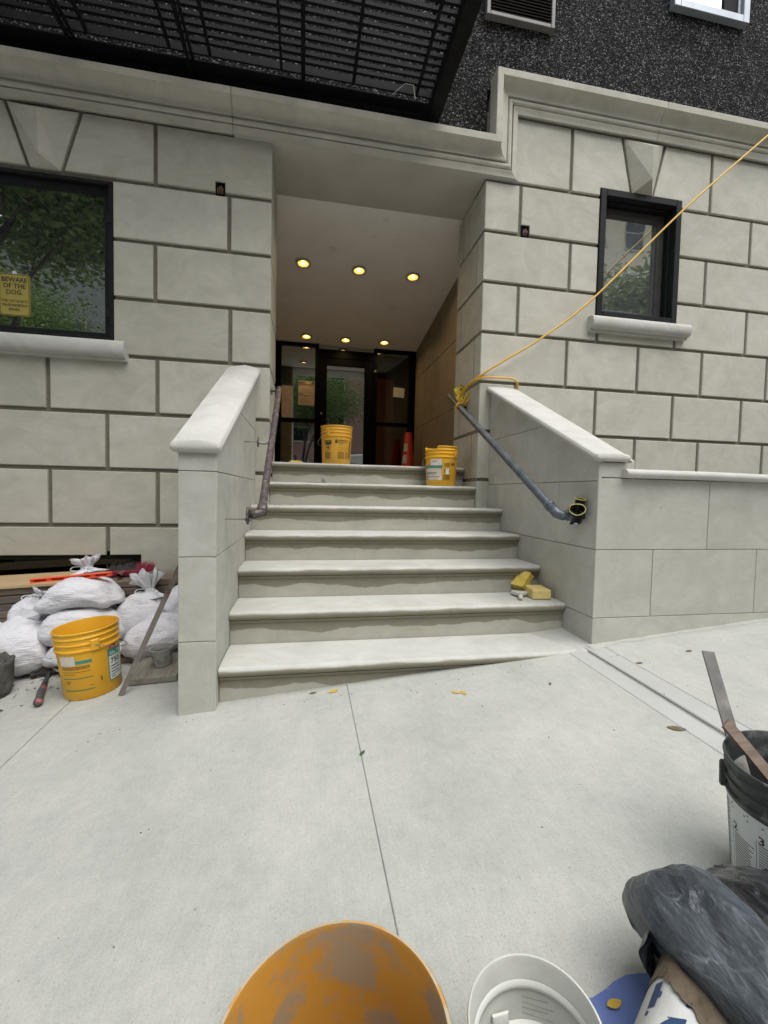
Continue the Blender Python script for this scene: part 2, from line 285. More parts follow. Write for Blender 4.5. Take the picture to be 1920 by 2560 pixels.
def walk_mat():
    m, t, b = nodes_of('broom_finished_concrete')
    v = coords(t, 'world', rnd=False)
    col = ramp(t, noise_n(t, v, .8, 8, .6), .3, .7, (.405, .408, .378), (.462, .465, .432))
    g = ramp(t, noise_n(t, v, 4.5, 9, .7), .3, .72, (.90, .915, .91), (1.06, 1.055, 1.05)); col = mix(t, 1., col, g, 'MULTIPLY')
    vs_ = coords(t, 'world', (48, 5.5, 5.5), (0, 0, R(-9)), False); st = noise_n(t, vs_, 3, 3, .6)
    col = mix(t, 1., col, ramp(t, st, .3, .7, (.955,)*3, (1.03,)*3), 'MULTIPLY')
    gr = ramp(t, noise_n(t, v, 200, 4, .85), .25, .75, (.80,)*3, (1.14,)*3); col = mix(t, 1., col, gr, 'MULTIPLY')
    vo = N(t, 'ShaderNodeTexVoronoi'); vo.inputs['Scale'].default_value = 7.; t.links.new(v, vo.inputs['Vector'])
    pit = ramp(t, vo.outputs['Distance'], .018, .04, (.62, .61, .57), (1,)*3); col = mix(t, 1., col, pit, 'MULTIPLY')
    va = N(t, 'ShaderNodeTexVoronoi'); va.inputs['Scale'].default_value = 135.; t.links.new(v, va.inputs['Vector']); vc = N(t, 'ShaderNodeSeparateColor'); t.links.new(va.outputs['Color'], vc.inputs[0])
    dot = ramp(t, va.outputs['Distance'], .16, .34, (1,)*3, (0,)*3); pick = ramp(t, vc.outputs[0], .70, .97, (0,)*3, (.5,)*3); dk_ = mix(t, 1., dot, pick, 'MULTIPLY'); col = mix(t, dk_, col, (.20, .195, .175))
    md = ramp(t, noise_n(t, v, 22, 5, .7), .28, .72, (.925, .93, .925), (1.055, 1.05, 1.05)); col = mix(t, 1., col, md, 'MULTIPLY')
    big = ramp(t, noise_n(t, coords(t, 'world', (1, .6, 1), (0, 0, .5), False), 1.9, 7, .62), .42, .70, (1.03, 1.025, 1.02), (.86, .885, .87)); col = mix(t, 1., col, big, 'MULTIPLY')
    t.links.new(col, b.inputs['Base Color']); b.inputs['Roughness'].default_value = .82; b.inputs['Specular IOR Level'].default_value = .3
    p = bump(t, b, st, .22, .003); bump(t, b, noise_n(t, v, 260, 3), .3, .002, p); return m
WALK = walk_mat()
WALKSM = mat('tooled_concrete', (.385, .39, .37), (.43, .435, .415), 3, .75, grain=.05)
JOINT = mat('sidewalk_joint', (.26, .255, .23), (.33, .325, .29), 30, .9)
ASPHALT = mat('asphalt', (.045, .045, .047), (.06, .06, .06), 20, .9, grain=.3)
EARTH = mat('far_ground', (.12, .115, .105), (.16, .15, .135), .5, .9)

# ------------------------------------------------------------------ geometry helpers
class MB:
    def __init__(s): s.v = []; s.f = []
    def add(s, vs, fs):
        n = len(s.v); s.v += [tuple(p) for p in vs]; s.f += [tuple(i+n for i in f) for f in fs]; return s
    def box(s, x0, x1, y0, y1, z0, z1, fn=None):
        p = [(x, y, z) for z in (z0, z1) for y in (y0, y1) for x in (x0, x1)]
        if fn: p = [fn(q) for q in p]
        return s.add(p, [(0, 2, 3, 1), (4, 5, 7, 6), (0, 1, 5, 4), (2, 6, 7, 3), (0, 4, 6, 2), (1, 3, 7, 5)])
    def cbox(s, x0, x1, y0, y1, z0, z1, c=.004, fn=None):     # chamfered box
        poly = [(x0, z0), (x1, z0), (x1, z1), (x0, z1)]
        return s.prism(poly, y0, y1, c, lambda u, v, w_: (u, w_, v) if not fn else fn((u, w_, v)), both=True)
    def prism(s, poly, w0, w1, c, mp, both=False):
        """poly: counter-clockwise outline (u,v); w0 front plane (chamfered), w1 back plane"""
        a = sum(poly[i][0]*poly[(i+1) % len(poly)][1]-poly[(i+1) % len(poly)][0]*poly[i][1] for i in range(len(poly)))
        if a < 0: poly = poly[::-1]
        sg = 1 if w1 > w0 else -1
        ins = inset(poly, c); n = len(poly); rings = [(ins, w0), (poly, w0+sg*c)]
        rings += [(poly, w1-sg*c), (ins, w1)] if both else [(poly, w1)]
        vs_ = [mp(u, v, w_) for rg, w_ in rings for u, v in rg]; fs = [tuple(range(n))]
        for k in range(len(rings)-1):
            for i in range(n):
                j = (i+1) % n; fs.append((k*n+j, k*n+i, (k+1)*n+i, (k+1)*n+j))
        fs.append(tuple(reversed(range((len(rings)-1)*n, len(rings)*n))))
        return s.add(vs_, fs)
    def tube(s, pts, r, n=10, cap=True):
        pts = [Vector(p) for p in pts]; rr = r if isinstance(r, (list, tuple)) else [r]*len(pts)
        t0 = (pts[1]-pts[0]).normalized(); nrm = t0.orthogonal().normalized(); vs_ = []
        for i, p in enumerate(pts):
            t_ = (pts[min(i+1, len(pts)-1)]-pts[max(i-1, 0)]).normalized()
            nrm = (nrm-nrm.dot(t_)*t_); nrm = nrm.normalized() if nrm.length > 1e-6 else t_.orthogonal().normalized(); bn = t_.cross(nrm)
            vs_ += [p+rr[i]*(math.cos(2*math.pi*k/n)*nrm+math.sin(2*math.pi*k/n)*bn) for k in range(n)]
        fs = [(i*n+k, i*n+(k+1) % n, (i+1)*n+(k+1) % n, (i+1)*n+k) for i in range(len(pts)-1) for k in range(n)]
        if cap: fs += [tuple(reversed(range(n))), tuple(range((len(pts)-1)*n, len(pts)*n))]
        return s.add(vs_, fs)
    def lathe(s, prof, n=48, fn=None, cx=0, cy=0):
        vs_ = []
        for k, (r, z) in enumerate(prof):
            for i in range(n):
                a = 2*math.pi*i/n; rr, zz = (r, z) if not fn else fn(k, r, z, a)
                vs_.append((cx+rr*math.cos(a), cy+rr*math.sin(a), zz))
        fs = [(k*n+i, k*n+(i+1) % n, (k+1)*n+(i+1) % n, (k+1)*n+i) for k in range(len(prof)-1) for i in range(n)]
        return s.add(vs_, fs)
    def grid(s, fn, nu, nv, closed_u=False):
        vs_ = [fn(i/(nu-(0 if closed_u else 1)), j/(nv-1)) for j in range(nv) for i in range(nu)]
        fs = []
        for j in range(nv-1):
            for i in range(nu if closed_u else nu-1):
                i2 = (i+1) % nu; fs.append((j*nu+i, j*nu+i2, (j+1)*nu+i2, (j+1)*nu+i))
        return s.add(vs_, fs)
def inset(poly, d):
    n = len(poly); out = []
    for i in range(n):
        p0, p1, p2 = Vector(poly[i-1]), Vector(poly[i]), Vector(poly[(i+1) % n])
        a = (p1-p0).normalized(); b = (p2-p1).normalized(); na = Vector((-a.y, a.x)); nb = Vector((-b.y, b.x))
        m_ = na+nb; k = d/max(.3, (1+na.dot(nb))) ; q = p1+m_*k; out.append((q.x, q.y))
    return out
def clip(poly, fn):
    out = []; n = len(poly)
    for i in range(n):
        a, b = poly[i], poly[(i+1) % n]; da, db = fn(*a), fn(*b)
        if da >= 0: out.append(a)
        if (da >= 0) != (db >= 0):
            t_ = da/(da-db); out.append((a[0]+t_*(b[0]-a[0]), a[1]+t_*(b[1]-a[1])))
    return out
def obj(name, mb, m, parent=None, smooth=False, world=True, auto=None):
    me = bpy.data.meshes.new(name); me.from_pydata(mb.v, [], mb.f); me.update()
    o = bpy.data.objects.new(name, me); COL.objects.link(o)
    for mm in (m if isinstance(m, (list, tuple)) else [m]): me.materials.append(mm)
    if smooth: me.polygons.foreach_set('use_smooth', [True]*len(me.polygons))
    if auto:
        me.polygons.foreach_set('use_smooth', [True]*len(me.polygons)); me.set_sharp_from_angle(angle=R(auto))
    bm = bmesh.new(); bm.from_mesh(me); bmesh.ops.recalc_face_normals(bm, faces=bm.faces); bm.to_mesh(me); bm.free()
    if parent is not None:
        o.parent = parent
        if world:
            org = abs_loc(parent)
            me.transform(Matrix.Translation(-org))
    return o
def abs_loc(o):
    p = Vector(o.location); q = o.parent
    while q is not None: p = p+Vector(q.location); q = q.parent
    return p
def tag(o, label=None, cat=None, group=None, kind=None):
    if label: o['label'] = label
    if cat: o['category'] = cat
    if group: o['group'] = group
    if kind: o['kind'] = kind
    return o
def thing(name, label, cat, loc=(0, 0, 0), rot=(0, 0, 0), group=None):
    o = bpy.data.objects.new(name, None); COL.objects.link(o); o.location = loc; o.rotation_euler = rot; o.empty_display_size = .1
    return tag(o, label, cat, group)
def recentre(o, loc):      # move an object's origin without moving its mesh
    d = Vector(loc)-abs_loc(o); o.data.transform(Matrix.Translation(-d)); o.location = Vector(o.location)+d; return o
def text_mb(body, size, fn=None, bold=False, align='LEFT', sub=0, extrude=0, space=1.0, shear=0):
    cu = bpy.data.curves.new('t', 'FONT'); cu.body = body; cu.size = size; cu.align_x = align; cu.resolution_u = 2; cu.extrude = extrude
    cu.space_line = space; cu.shear = shear
    if bold: cu.offset = size*.022
    to = bpy.data.objects.new('t', cu); COL.objects.link(to); dg = bpy.context.evaluated_depsgraph_get()
    me = bpy.data.meshes.new_from_object(to.evaluated_get(dg)); bpy.data.objects.remove(to)
    mb = MB(); mb.add([fn(*v.co) if fn else tuple(v.co) for v in me.vertices], [tuple(p.vertices) for p in me.polygons]); bpy.data.meshes.remove(me); return mb
def ground(x, y): return .094*(x+.113)+.03*(y+1.62)
GROT = Matrix(((1, 0, .094), (0, 1, .03), (0, 0, 1)))
G_EUL = (math.atan(.03), -math.atan(.094), 0)
FRONT = lambda u, v, w_: (u, w_, v)

# ------------------------------------------------------------------ setting: ground, sidewalk, road
gmb = MB(); L_ = 260
gq = lambda x, y: (x, y, .094*(x+.113)+.03*(max(y, -5.0)+1.62)-.34)
gmb.add([gq(-L_, -L_), gq(L_, -L_), gq(L_, -5), gq(-L_, -5), gq(L_, L_*.12), gq(-L_, L_*.12)], [(0, 1, 2, 3), (3, 2, 4, 5)])
tag(obj('ground', gmb, EARTH), 'bare ground of the sloping street', None, kind='structure')
KY = -5.0
walk = thing('sidewalk', 'pale broom-finished concrete sidewalk sloping up to the right', None, (0, -2.5, ground(0, -2.5))); walk['kind'] = 'structure'
def slab(x0, x1, y0, y1, m=WALK, top=0., th=.12, c=.004, nm='sidewalk_slab'):
    mb = MB(); mb.prism([(x0, y0), (x1, y0), (x1, y1), (x0, y1)], 0, -th, c, lambda u, v, w_: (u, v, ground(u, v)+top+w_))
    return obj(nm, mb, m, walk)
bed = MB(); bed.box(-9, 12, KY+.02, .3, -.10, -.012, lambda q: (q[0], q[1], q[2]+ground(q[0], q[1])))
obj('joint_bed', bed, JOINT, walk)
slab(-9, -.923, -1.484, .25); slab(-.919, -.30, -1.484, .25); slab(-.29, 2.05, -1.60, -.1)
slab(-9, -.923, KY, -1.491, c=.0025); slab(-.919, .5382, KY, -1.491, c=.0025); slab(.5398, 1.825, KY, -1.491, c=.0025)
slab(1.827, 1.926, KY, -1.491, WALKSM, .0005, nm='tooled_edge'); slab(1.953, 2.062, KY, -1.491, WALKSM, .0005, nm='tooled_edge')
slab(2.064, 6.5, KY, -1.491); slab(6.506, 12, KY, -1.491); slab(2.06, 12, -1.487, .25)
kb = MB(); kb.box(-60, 60, KY-.15, KY-.004, -.3, .004, lambda q: (q[0], q[1], q[2]+ground(q[0], KY)))
tag(obj('kerb', kb, WALKSM), 'concrete kerb along the street', None, kind='structure')
rd = MB(); rd.box(-90, 90, -14.2, KY-.152, -.6, -.14, lambda q: (q[0], q[1], q[2]+ground(q[0], KY)))
tag(obj('road', rd, ASPHALT), 'asphalt street behind the camera', None, kind='structure')
fw = MB(); fw.box(-90, 90, -18.2, -14.204, -.6, .0, lambda q: (q[0], q[1], q[2]+ground(q[0], KY)))
tag(obj('far_sidewalk', fw, WALK), 'sidewalk across the street', None, kind='structure')

# ------------------------------------------------------------------ the building
T = lambda k: 3.5-.4572*k
bld = thing('apartment_building', 'grey cast stone apartment building with a recessed entrance and dark pebbledash upper floors', 'building', (1, 0, 0))
Dp = .022           # blocks stand this proud of the groove back; faces at y = 0
wall_l = MB(); GB = Dp
def wall_rect(mb, x0, x1, z0, z1, y0=GB, y1=.30): mb.box(x0, x1, y0, y1, z0, z1)
wl = MB()
WX0, WX1, WZ0, WZ1 = -2.19, -1.216, 2.17, 3.505
wall_rect(wl, -7, WX0, -1.2, 4.02); wall_rect(wl, WX1, -.004, .56, 4.02); wall_rect(wl, WX0, WX1, .56, WZ0); wall_rect(wl, WX0, WX1, WZ1, 4.02)
wall_rect(wl, -1.02, -.004, -1.2, .56); wall_rect(wl, -7, -2.3, -1.2, .56) if False else None
wl.box(-.30, -.022, .30, .70, -1.2, 3.985)
wallL = obj('wall', wl, MORTAR, bld)
wr = MB()
VX0, VX1, VZ0, VZ1 = 3.065, 3.975, 2.82, 4.058
wall_rect(wr, 1.904, VX0, -1.2, 4.58); wall_rect(wr, VX1, 9, -1.2, 4.58); wall_rect(wr, VX0, VX1, -1.2, VZ0); wall_rect(wr, VX0, VX1, VZ1, 4.58)
wr.box(1.922, 2.20, .30, .70, -1.2, 3.985)
wallR = obj('wall', wr, MORTAR, bld)
def block(par, poly, m=S_BLOCK, nm='stone_block', c=.005, w0=0., w1=GB+.004):
    mb = MB(); mb.prism(poly, w0, w1, c, FRONT); return obj(nm, mb, m, par)
def rect(x0, x1, z0, z1): return [(x0, z0), (x1, z0), (x1, z1), (x0, z1)]
g = .032
def row(k): return T(k+1)+g, T(k)
# left wall courses (the window interrupts rows 0..2)
z0, z1 = T(0)+g, 3.983
block(wallL, [(-1.579+.02, z0), (-.921, z0), (-.921, z1), (-1.444+.02, z1)])
block(wallL, [(-.889, z0), (-.448, z0), (-.448, z0+.078), (-.37, z0+.078), (-.37, z0), (0, z0), (0, z1), (-.889, z1)])
block(wallL, [(-2.85, z0), (-1.822, z0), (-1.973, z1), (-2.85, z1)])
for k, xs in ((0, (-.355, -.322)), (1, (-.925, -.893)), (2, (-.343, -.310))):
    a, b = row(k); block(wallL, rect(WX1, xs[0], a, b)); block(wallL, rect(xs[1], 0, a, b))
    block(wallL, rect(-2.75, WX0, a, b)); block(wallL, rect(-3.7, -2.78, a, b))
a, b = row(3); b2 = b
for x0, x1 in ((-2.6, -1.71), (-1.677, -.91), (-.878, 0), (-3.5, -2.63)): block(wallL, rect(x0, x1, a, b))
a, b = row(4)
for x0, x1 in ((-3.1, -2.17), (-2.14, -1.287), (-1.255, -.335), (-.303, 0)): block(wallL, rect(x0, x1, a, b))
a, b = row(5)
for x0, x1 in ((-2.6, -1.705), (-1.673, -.908), (-.876, 0), (-3.5, -2.63)): block(wallL, rect(x0, x1, a, b))
a, b = row(6)
block(wallL, rect(-2.14, -1.287, .53, b)); block(wallL, rect(-3.1, -2.17, .2, b))
block(wallL, [(-1.255, .53), (-1.02, .53), (-1.02, .1), (-.335, .1), (-.335, b), (-1.255, b)]); block(wallL, rect(-.303, 0, .1, b))
a = .07
block(wallL, rect(-1.02, 0, -.5, a)); block(wallL, rect(-3.6, -2.3, -.8, .17))
# keystones: a faceted, proud wedge
def keystone(par, tl, tr, bl, br, zt, zb, rt, rb, out):
    mb = MB(); xc_t, xc_b = rt[0], rb[0]
    o = [(bl, 0, zb), (br, 0, zb), (tr, 0, zt), (tl, 0, zt)]; k = [(bl, GB, zb), (br, GB, zb), (tr, GB, zt), (tl, GB, zt)]
    rd_ = [(xc_b, -out, rb[1]), (xc_t, -out, rt[1])]
    mb.add(o+k+rd_, [(0, 1, 8), (1, 2, 9, 8), (2, 3, 9), (3, 0, 8, 9), (0, 4, 5, 1), (1, 5, 6, 2), (2, 6, 7, 3), (3, 7, 4, 0)])
    return tag(obj('keystone', mb, S_BLOCK, par), 'faceted wedge keystone over the window')
keystone(wallL, -1.944, -1.456, -1.793, -1.588, 3.98, 3.525, (-1.70, 3.90), (-1.695, 3.585), .085)
# right wall courses
z0, z1 = T(-1)+g, 4.553
SL = lambda z, xb, xt: xb+(xt-xb)*(z-4.05)/(4.553-4.05)
block(wallR, rect(2.172, 2.735, z0, z1))
block(wallR, [(2.768, z0), (VX0, z0), (VX0, VZ1), (SL(VZ1, 3.388, 3.28), VZ1), (3.28-.012, z1), (2.768, z1)])
block(wallR, [(SL(VZ1, 3.652, 3.758), VZ1), (VX1, VZ1), (VX1, z0), (4.29, z0), (4.29, z1), (3.77, z1)])
for x0, x1 in ((4.322, 5.25), (5.28, 6.2), (6.23, 7.2)): block(wallR, rect(x0, x1, z0, z1))
keystone(wallR, 3.298, 3.735, 3.41, 3.63, 4.55, VZ1-.005, (3.52, 4.43), (3.525, 4.13), .12)
a, b = row(-1)
block(wallR, rect(1.9, 2.23, a, b))
block(wallR, [(2.345, a), (VX0, a), (VX0, b), (2.262, b), (2.262, a+.078), (2.345, a+.078)])
for x0, x1 in ((VX1, 4.80), (4.832, 5.7), (5.73, 6.6)): block(wallR, rect(x0, x1, a, b))
a, b = row(0); block(wallR, rect(1.9, 2.757, a, b)); block(wallR, rect(2.789, VX0, a, b))
for x0, x1 in ((VX1, 4.278), (4.31, 5.25), (5.28, 6.2)): block(wallR, rect(x0, x1, a, b))
a, b = row(1); block(wallR, rect(1.9, 2.238, a, b))
block(wallR, [(2.27, a), (3.08, a), (3.08, VZ0+.004), (VX0, VZ0+.004), (VX0, b), (2.27, b)])
block(wallR, rect(3.112, 3.956, a, VZ0-.01))
block(wallR, [(3.988, a), (4.81, a), (4.81, b), (VX1, b), (VX1, VZ0+.004), (3.988, VZ0+.004)])
for x0, x1 in ((4.842, 5.7), (5.73, 6.6)): block(wallR, rect(x0, x1, a, b))
for k, xs in ((2, (1.9, 2.76, 3.543, 4.29, 5.1, 5.9, 6.7)), (3, (1.9, 2.24, 3.09, 3.967, 4.803, 5.6, 6.4)), (4, (1.9, 2.77, 3.55, 4.293, 5.1, 5.9)), (5, (1.9, 2.3, 3.1, 3.97, 4.8)), (6, (1.9, 2.77, 3.55, 4.3))):
    a, b = row(k)
    for i in range(len(xs)-1): block(wallR, rect(xs[i]+(.032 if i else 0), xs[i+1], a, b))
# jamb blocks (faces at x = 1.9 and x = 0), running back 0.70 m
def jamb(par, x, s, joints):
    for k in range(-1, 7):
        a, b = row(k); b = min(b, 3.98)
        jo = joints[k % 2]; ys = [0.0, jo, .70]
        for i in range(2):
            y0_, y1_ = ys[i]+(.012 if i else .0), ys[i+1]-(.0 if i else .004)
            mb = MB(); mb.prism([(max(y0_, .0255), a), (y1_, a), (y1_, b), (max(y0_, .0255), b)], x, x+s*(GB+.002), .005, lambda u, v, w_: (w_, u, v)); obj('stone_block', mb, S_BLOCK, par)
jamb(wallR, 1.9, 1, (.17, .545)); jamb(wallL, 0, -1, (.17, .545))

# cornice: moulded profile swept along the wall, turning up over the right bay
PROF = [(.000, .022), (.000, .040), (.020, .043), (.044, .056), (.050, .056), (.051, .034), (.062, .034), (.063, .056), (.072, .066), (.084, .070), (.096, .067), (.102, .060), (.103, .048), (.114, .048), (.115, .074), (.122, .076), (.135, .077), (.150, .082), (.165, .091), (.180, .106), (.192, .124), (.201, .146), (.202, .160), (.253, .163), (.258, .160), (.262, .02)]
def sweep(path, jl=None):
    """path: list of (x,z,outward angle pair) -> mitred sweep of PROF; point = base + h*out, y = -proj"""
    mb = MB(); n = len(PROF); vs_ = []
    for (x, z, dx, dz) in path: vs_ += [(x+h*dx, -p, z+h*dz) for h, p in PROF]
    fs = [(i*n+k, i*n+k+1, (i+1)*n+k+1, (i+1)*n+k) for i in range(len(path)-1) for k in range(n-1)]
    fs += [tuple(range(n)), tuple(reversed(range((len(path)-1)*n, len(path)*n)))]
    return mb.add(vs_, fs)
ZC, ZC2, XC = 3.985, 4.556, 2.172
def cpiece(path):
    mb = sweep(path); nb = MB()
    o = obj('cornice_stone', mb, S_TRIM, bld, auto=24); return o
cpiece([(-7, ZC, 0, 1), (-3.3, ZC, 0, 1)]); cpiece([(-3.297, ZC, 0, 1), (-.308, ZC, 0, 1)])
e = .0012
cpiece([(-.304, ZC, 0, 1), (XC-e, ZC, -1, 1)])
cpiece([(XC, ZC, -1, 1), (XC, ZC2, -1, 1)])
cpiece([(XC+e, ZC2, -1, 1), (3.62, ZC2, 0, 1)]); cpiece([(3.624, ZC2, 0, 1), (6.4, ZC2, 0, 1)])
cb = MB(); cb.box(-7, 1.9, -.018, .32, ZC+.02, ZC+.255); cb.box(1.93, 2.15, -.018, .32, ZC+.02, ZC2+.25); cb.box(1.95, 6.4, -.018, .32, ZC2+.02, ZC2+.25)
obj('cornice_core', cb, S_TRIM, bld)

# upper walls
UZ = 17.
uw = MB()
uw.box(-7, 1.89, .012, .3, ZC+.257, UZ); uw.box(1.89, 9, .012, .3, ZC2+.2, UZ)
obj('upper_wall', uw, PEBBLE, bld)
# sides and back of the building so that it stands as a block
sb = MB(); sb.box(-7, -6.8, .31, 12, -1.5, UZ); sb.box(8.8, 9, .31, 12, -1.5, UZ); sb.box(-7, 9, 11.8, 12, -1.5, UZ); sb.box(-7, 9, .012, 12, UZ+.002, UZ+.2)
obj('rear_walls', sb, MORTAR, bld)

# entrance recess -----------------------------------------------------
NOSE = [(-1.640+.328*(n-1), .190+.1945*(n-1)) for n in range(1, 8)]
LAND = NOSE[6][1]; YD = 3.65
cz = lambda y: 4.0-.1425*(y-.65)
sf = MB(); sf.box(-.30, 2.2, -.028, .64, ZC-.003, ZC+.016); obj('lintel_soffit', sf, mat('soffit_stucco', (.40, .385, .35), (.46, .445, .41), 3, .85, stain=(.30, .28, .25), stain_scale=2.5, stain_lo=.6, stain_hi=.8, stain_amt=.5, bmp=.15, bscale=40), bld)
ce = MB(); ce.add([(-.32, .60, cz(.60)), (2.22, .60, cz(.60)), (2.22, 3.9, cz(3.9)), (-.32, 3.9, cz(3.9)), (-.32, .60, cz(.6)+.2), (2.22, .60, cz(.6)+.2), (2.22, 3.9, cz(3.9)+.2), (-.32, 3.9, cz(3.9)+.2)],
    [(0, 1, 2, 3), (4, 7, 6, 5), (0, 4, 5, 1), (1, 5, 6, 2), (2, 6, 7, 3), (3, 7, 4, 0)])
obj('recess_ceiling', ce, PLASTER, bld)
fl = MB(); fl.box(-.30, 2.2, .702, 7.2, LAND-.15, LAND-.003); obj('landing_floor', fl, S_PANEL, bld)
rw = MB(); rw.box(2.212, 2.4, .70, 7.2, .9, 4.1); rw.box(-.5, -.31, .70, 7.2, .9, 4.1); rw.box(-.5, 2.4, 7.2, 7.4, .9, 4.3); rw.box(-.5, 2.4, 3.9, 7.2, 3.72, 3.9)
inner = obj('recess_wall', rw, mat('recess_joint', (.12, .095, .07), rough=.9), bld)
ys = (.71, 1.40, 2.251, 3.085, 3.66); zs = (LAND-.02, 2.208, 3.076, 4.08)
for i in range(4):
    for j in range(3):
        mb = MB(); mb.prism([(ys[i]+.003, zs[j]+.003), (ys[i+1]-.003, zs[j]+.003), (ys[i+1]-.003, zs[j+1]-.003), (ys[i]+.003, zs[j+1]-.003)], 2.2, 2.214, .003, lambda u, v, w_: (w_, u, v)); obj('wall_panel', mb, TANPANEL, inner)
        mb = MB(); mb.prism([(ys[i]+.003, zs[j]+.003), (ys[i+1]-.003, zs[j]+.003), (ys[i+1]-.003, zs[j+1]-.003), (ys[i]+.003, zs[j+1]-.003)], -.30, -.314, .003, lambda u, v, w_: (w_, u, v)); obj('wall_panel', mb, TANPANEL, inner)
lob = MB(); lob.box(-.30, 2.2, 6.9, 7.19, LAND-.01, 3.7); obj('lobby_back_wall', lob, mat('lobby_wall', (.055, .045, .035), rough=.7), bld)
ld = MB(); ld.cbox(1.46, 1.87, 3.98, 4.03, LAND, 3.14, .004); 
tag(obj('lobby_door', ld, mat('red_door', (.40, .045, .02), (.46, .055, .025), 5, .5), bld), 'dark red door inside the lobby')
# storefront -----------------------------------------------------------
sfr = thing('storefront', 'black metal framed glass entrance door with sidelights at the back of the recess', 'entrance', (1, YD, LAND))
def bars(nm, rects, y0, y1, par, m=BLACKM):
    mb = MB()
    for r_ in rects: mb.cbox(r_[0], r_[1], y0, y1, r_[2], r_[3], .003)
    return obj(nm, mb, m, par)
HT = cz(YD)-.004
bars('frame', [(-.30, -.10, LAND, HT), (.458, .515, LAND, HT), (1.465, 1.518, LAND, HT), (2.085, 2.198, LAND, HT)], YD, YD+.11, sfr)
bars('transom_bar', [(.517, 1.463, 3.35, 3.49)], YD+.003, YD+.105, sfr)
for r_ in [(-.098, .456, 2.246, 2.311), (-.098, .456, LAND+.004, LAND+.09), (-.098, .456, HT-.05, HT-.004)]: bars('rail', [r_], YD+.004, YD+.10, sfr)
for r_ in [(1.52, 2.083, 2.252, 2.312), (1.52, 2.083, LAND+.004, LAND+.09), (1.52, 2.083, HT-.05, HT-.004)]: bars('rail', [r_], YD+.004, YD+.10, sfr)
def pane(par, x0, x1, z0, z1, y, m=GLASS_D, nm='pane'):
    mb = MB(); mb.box(x0, x1, y, y+.006, z0, z1); return obj(nm, mb, m, par)
pane(sfr, -.098, .456, 2.312, HT-.05, YD+.05); pane(sfr, -.098, .456, LAND+.09, 2.245, YD+.05)
pane(sfr, 1.52, 2.083, 2.313, HT-.05, YD+.05, GLASS_S); pane(sfr, 1.52, 2.083, LAND+.09, 2.251, YD+.05, GLASS_S); pane(sfr, .517, 1.463, 3.492, HT-.004, YD+.05)
door = obj('door', MB().cbox(.52, .655, YD+.012, YD+.07, LAND+.01, 3.345, .004).cbox(1.30, 1.46, YD+.012, YD+.07, LAND+.01, 3.345, .004).cbox(.656, 1.299, YD+.013, YD+.069, 3.23, 3.345, .004).cbox(.656, 1.299, YD+.013, YD+.069, LAND+.01, LAND+.22, .004), BLACKM, sfr)
pane(door, .656, 1.299, LAND+.22, 3.23, YD+.04)
hd = MB(); hd.cbox(.545, .60, YD-.02, YD+.012, 2.20, 2.46, .005); hd.tube([(.572, YD-.02, 2.28), (.572, YD-.06, 2.28), (.68, YD-.06, 2.28)], .013, 8); obj('handle', hd, BLACKM, door, smooth=False)
lk = MB(); lk.tube([(.567, YD-.022, 2.405), (.567, YD-.036, 2.405)], .016, 14); obj('lock_cylinder', lk, STEEL, door)
ck = MB(); ck.tube([(1.475, YD-.035, 3.17), (1.475, YD-.001, 3.17)], .02, 12); obj('door_closer_cap', ck, STEEL, sfr)

# recessed lights -------------------------------------------------------
lamps = [(.255, 1.627, 'front left'), (.939, 1.645, 'front middle'), (1.629, 1.653, 'front right'), (.304, 3.424, 'rear left'), (.942, 3.434, 'rear middle'), (1.586, 3.408, 'rear right')]
CS = -math.atan(.1425)
lsrc = bpy.data.lights.new('downlight', 'AREA'); lsrc.shape = 'DISK'; lsrc.size = .10; lsrc.energy = 1.1; lsrc.color = (1, .66, .30); lsrc.spread = R(150)
l_first = None
def lamp_parts(t_):
    r1 = MB(); r1.lathe([(.092, .004), (.092, -.003), (.086, -.006), (.066, -.004), (.064, .02)], 32); obj('trim_ring', r1, RINGM, t_, True, False)
    r2 = MB(); r2.lathe([(.0635, .004), (.06, .014), (.001, .016)], 32); obj('reflector', r2, LAMP_E, t_, True, False)
    r3 = MB(); r3.lathe([(.001, .000), (.02, .002), (.026, .008), (.02, .013), (.001, .0135)], 20); obj('bulb', r3, LAMP_HOT, t_, True, False)
for i, (x, y, wh) in enumerate(lamps):
    lab = {'front left': 'lit recessed downlight, leftmost of the row nearer the street', 'front middle': 'lit recessed downlight, middle of the row nearer the street', 'front right': 'lit recessed downlight, rightmost of the row nearer the street',
           'rear left': 'lit recessed downlight above the left sidelight of the entrance', 'rear middle': 'lit recessed downlight above the glass door', 'rear right': 'lit recessed downlight above the right sidelight of the entrance'}[wh]
    t_ = thing('recessed_light', lab, 'light', (x, y, cz(y)-.019), (CS, 0, 0), 'recessed ceiling downlights')
    if l_first is None: lamp_parts(t_); l_first = t_
    else:
        for ch in l_first.children:
            c = ch.copy(); COL.objects.link(c); c.parent = t_
    lo = bpy.data.objects.new('downlight', lsrc); COL.objects.link(lo); lo.location = (x, y, cz(y)-.035); lo.rotation_euler = (CS, 0, 0)

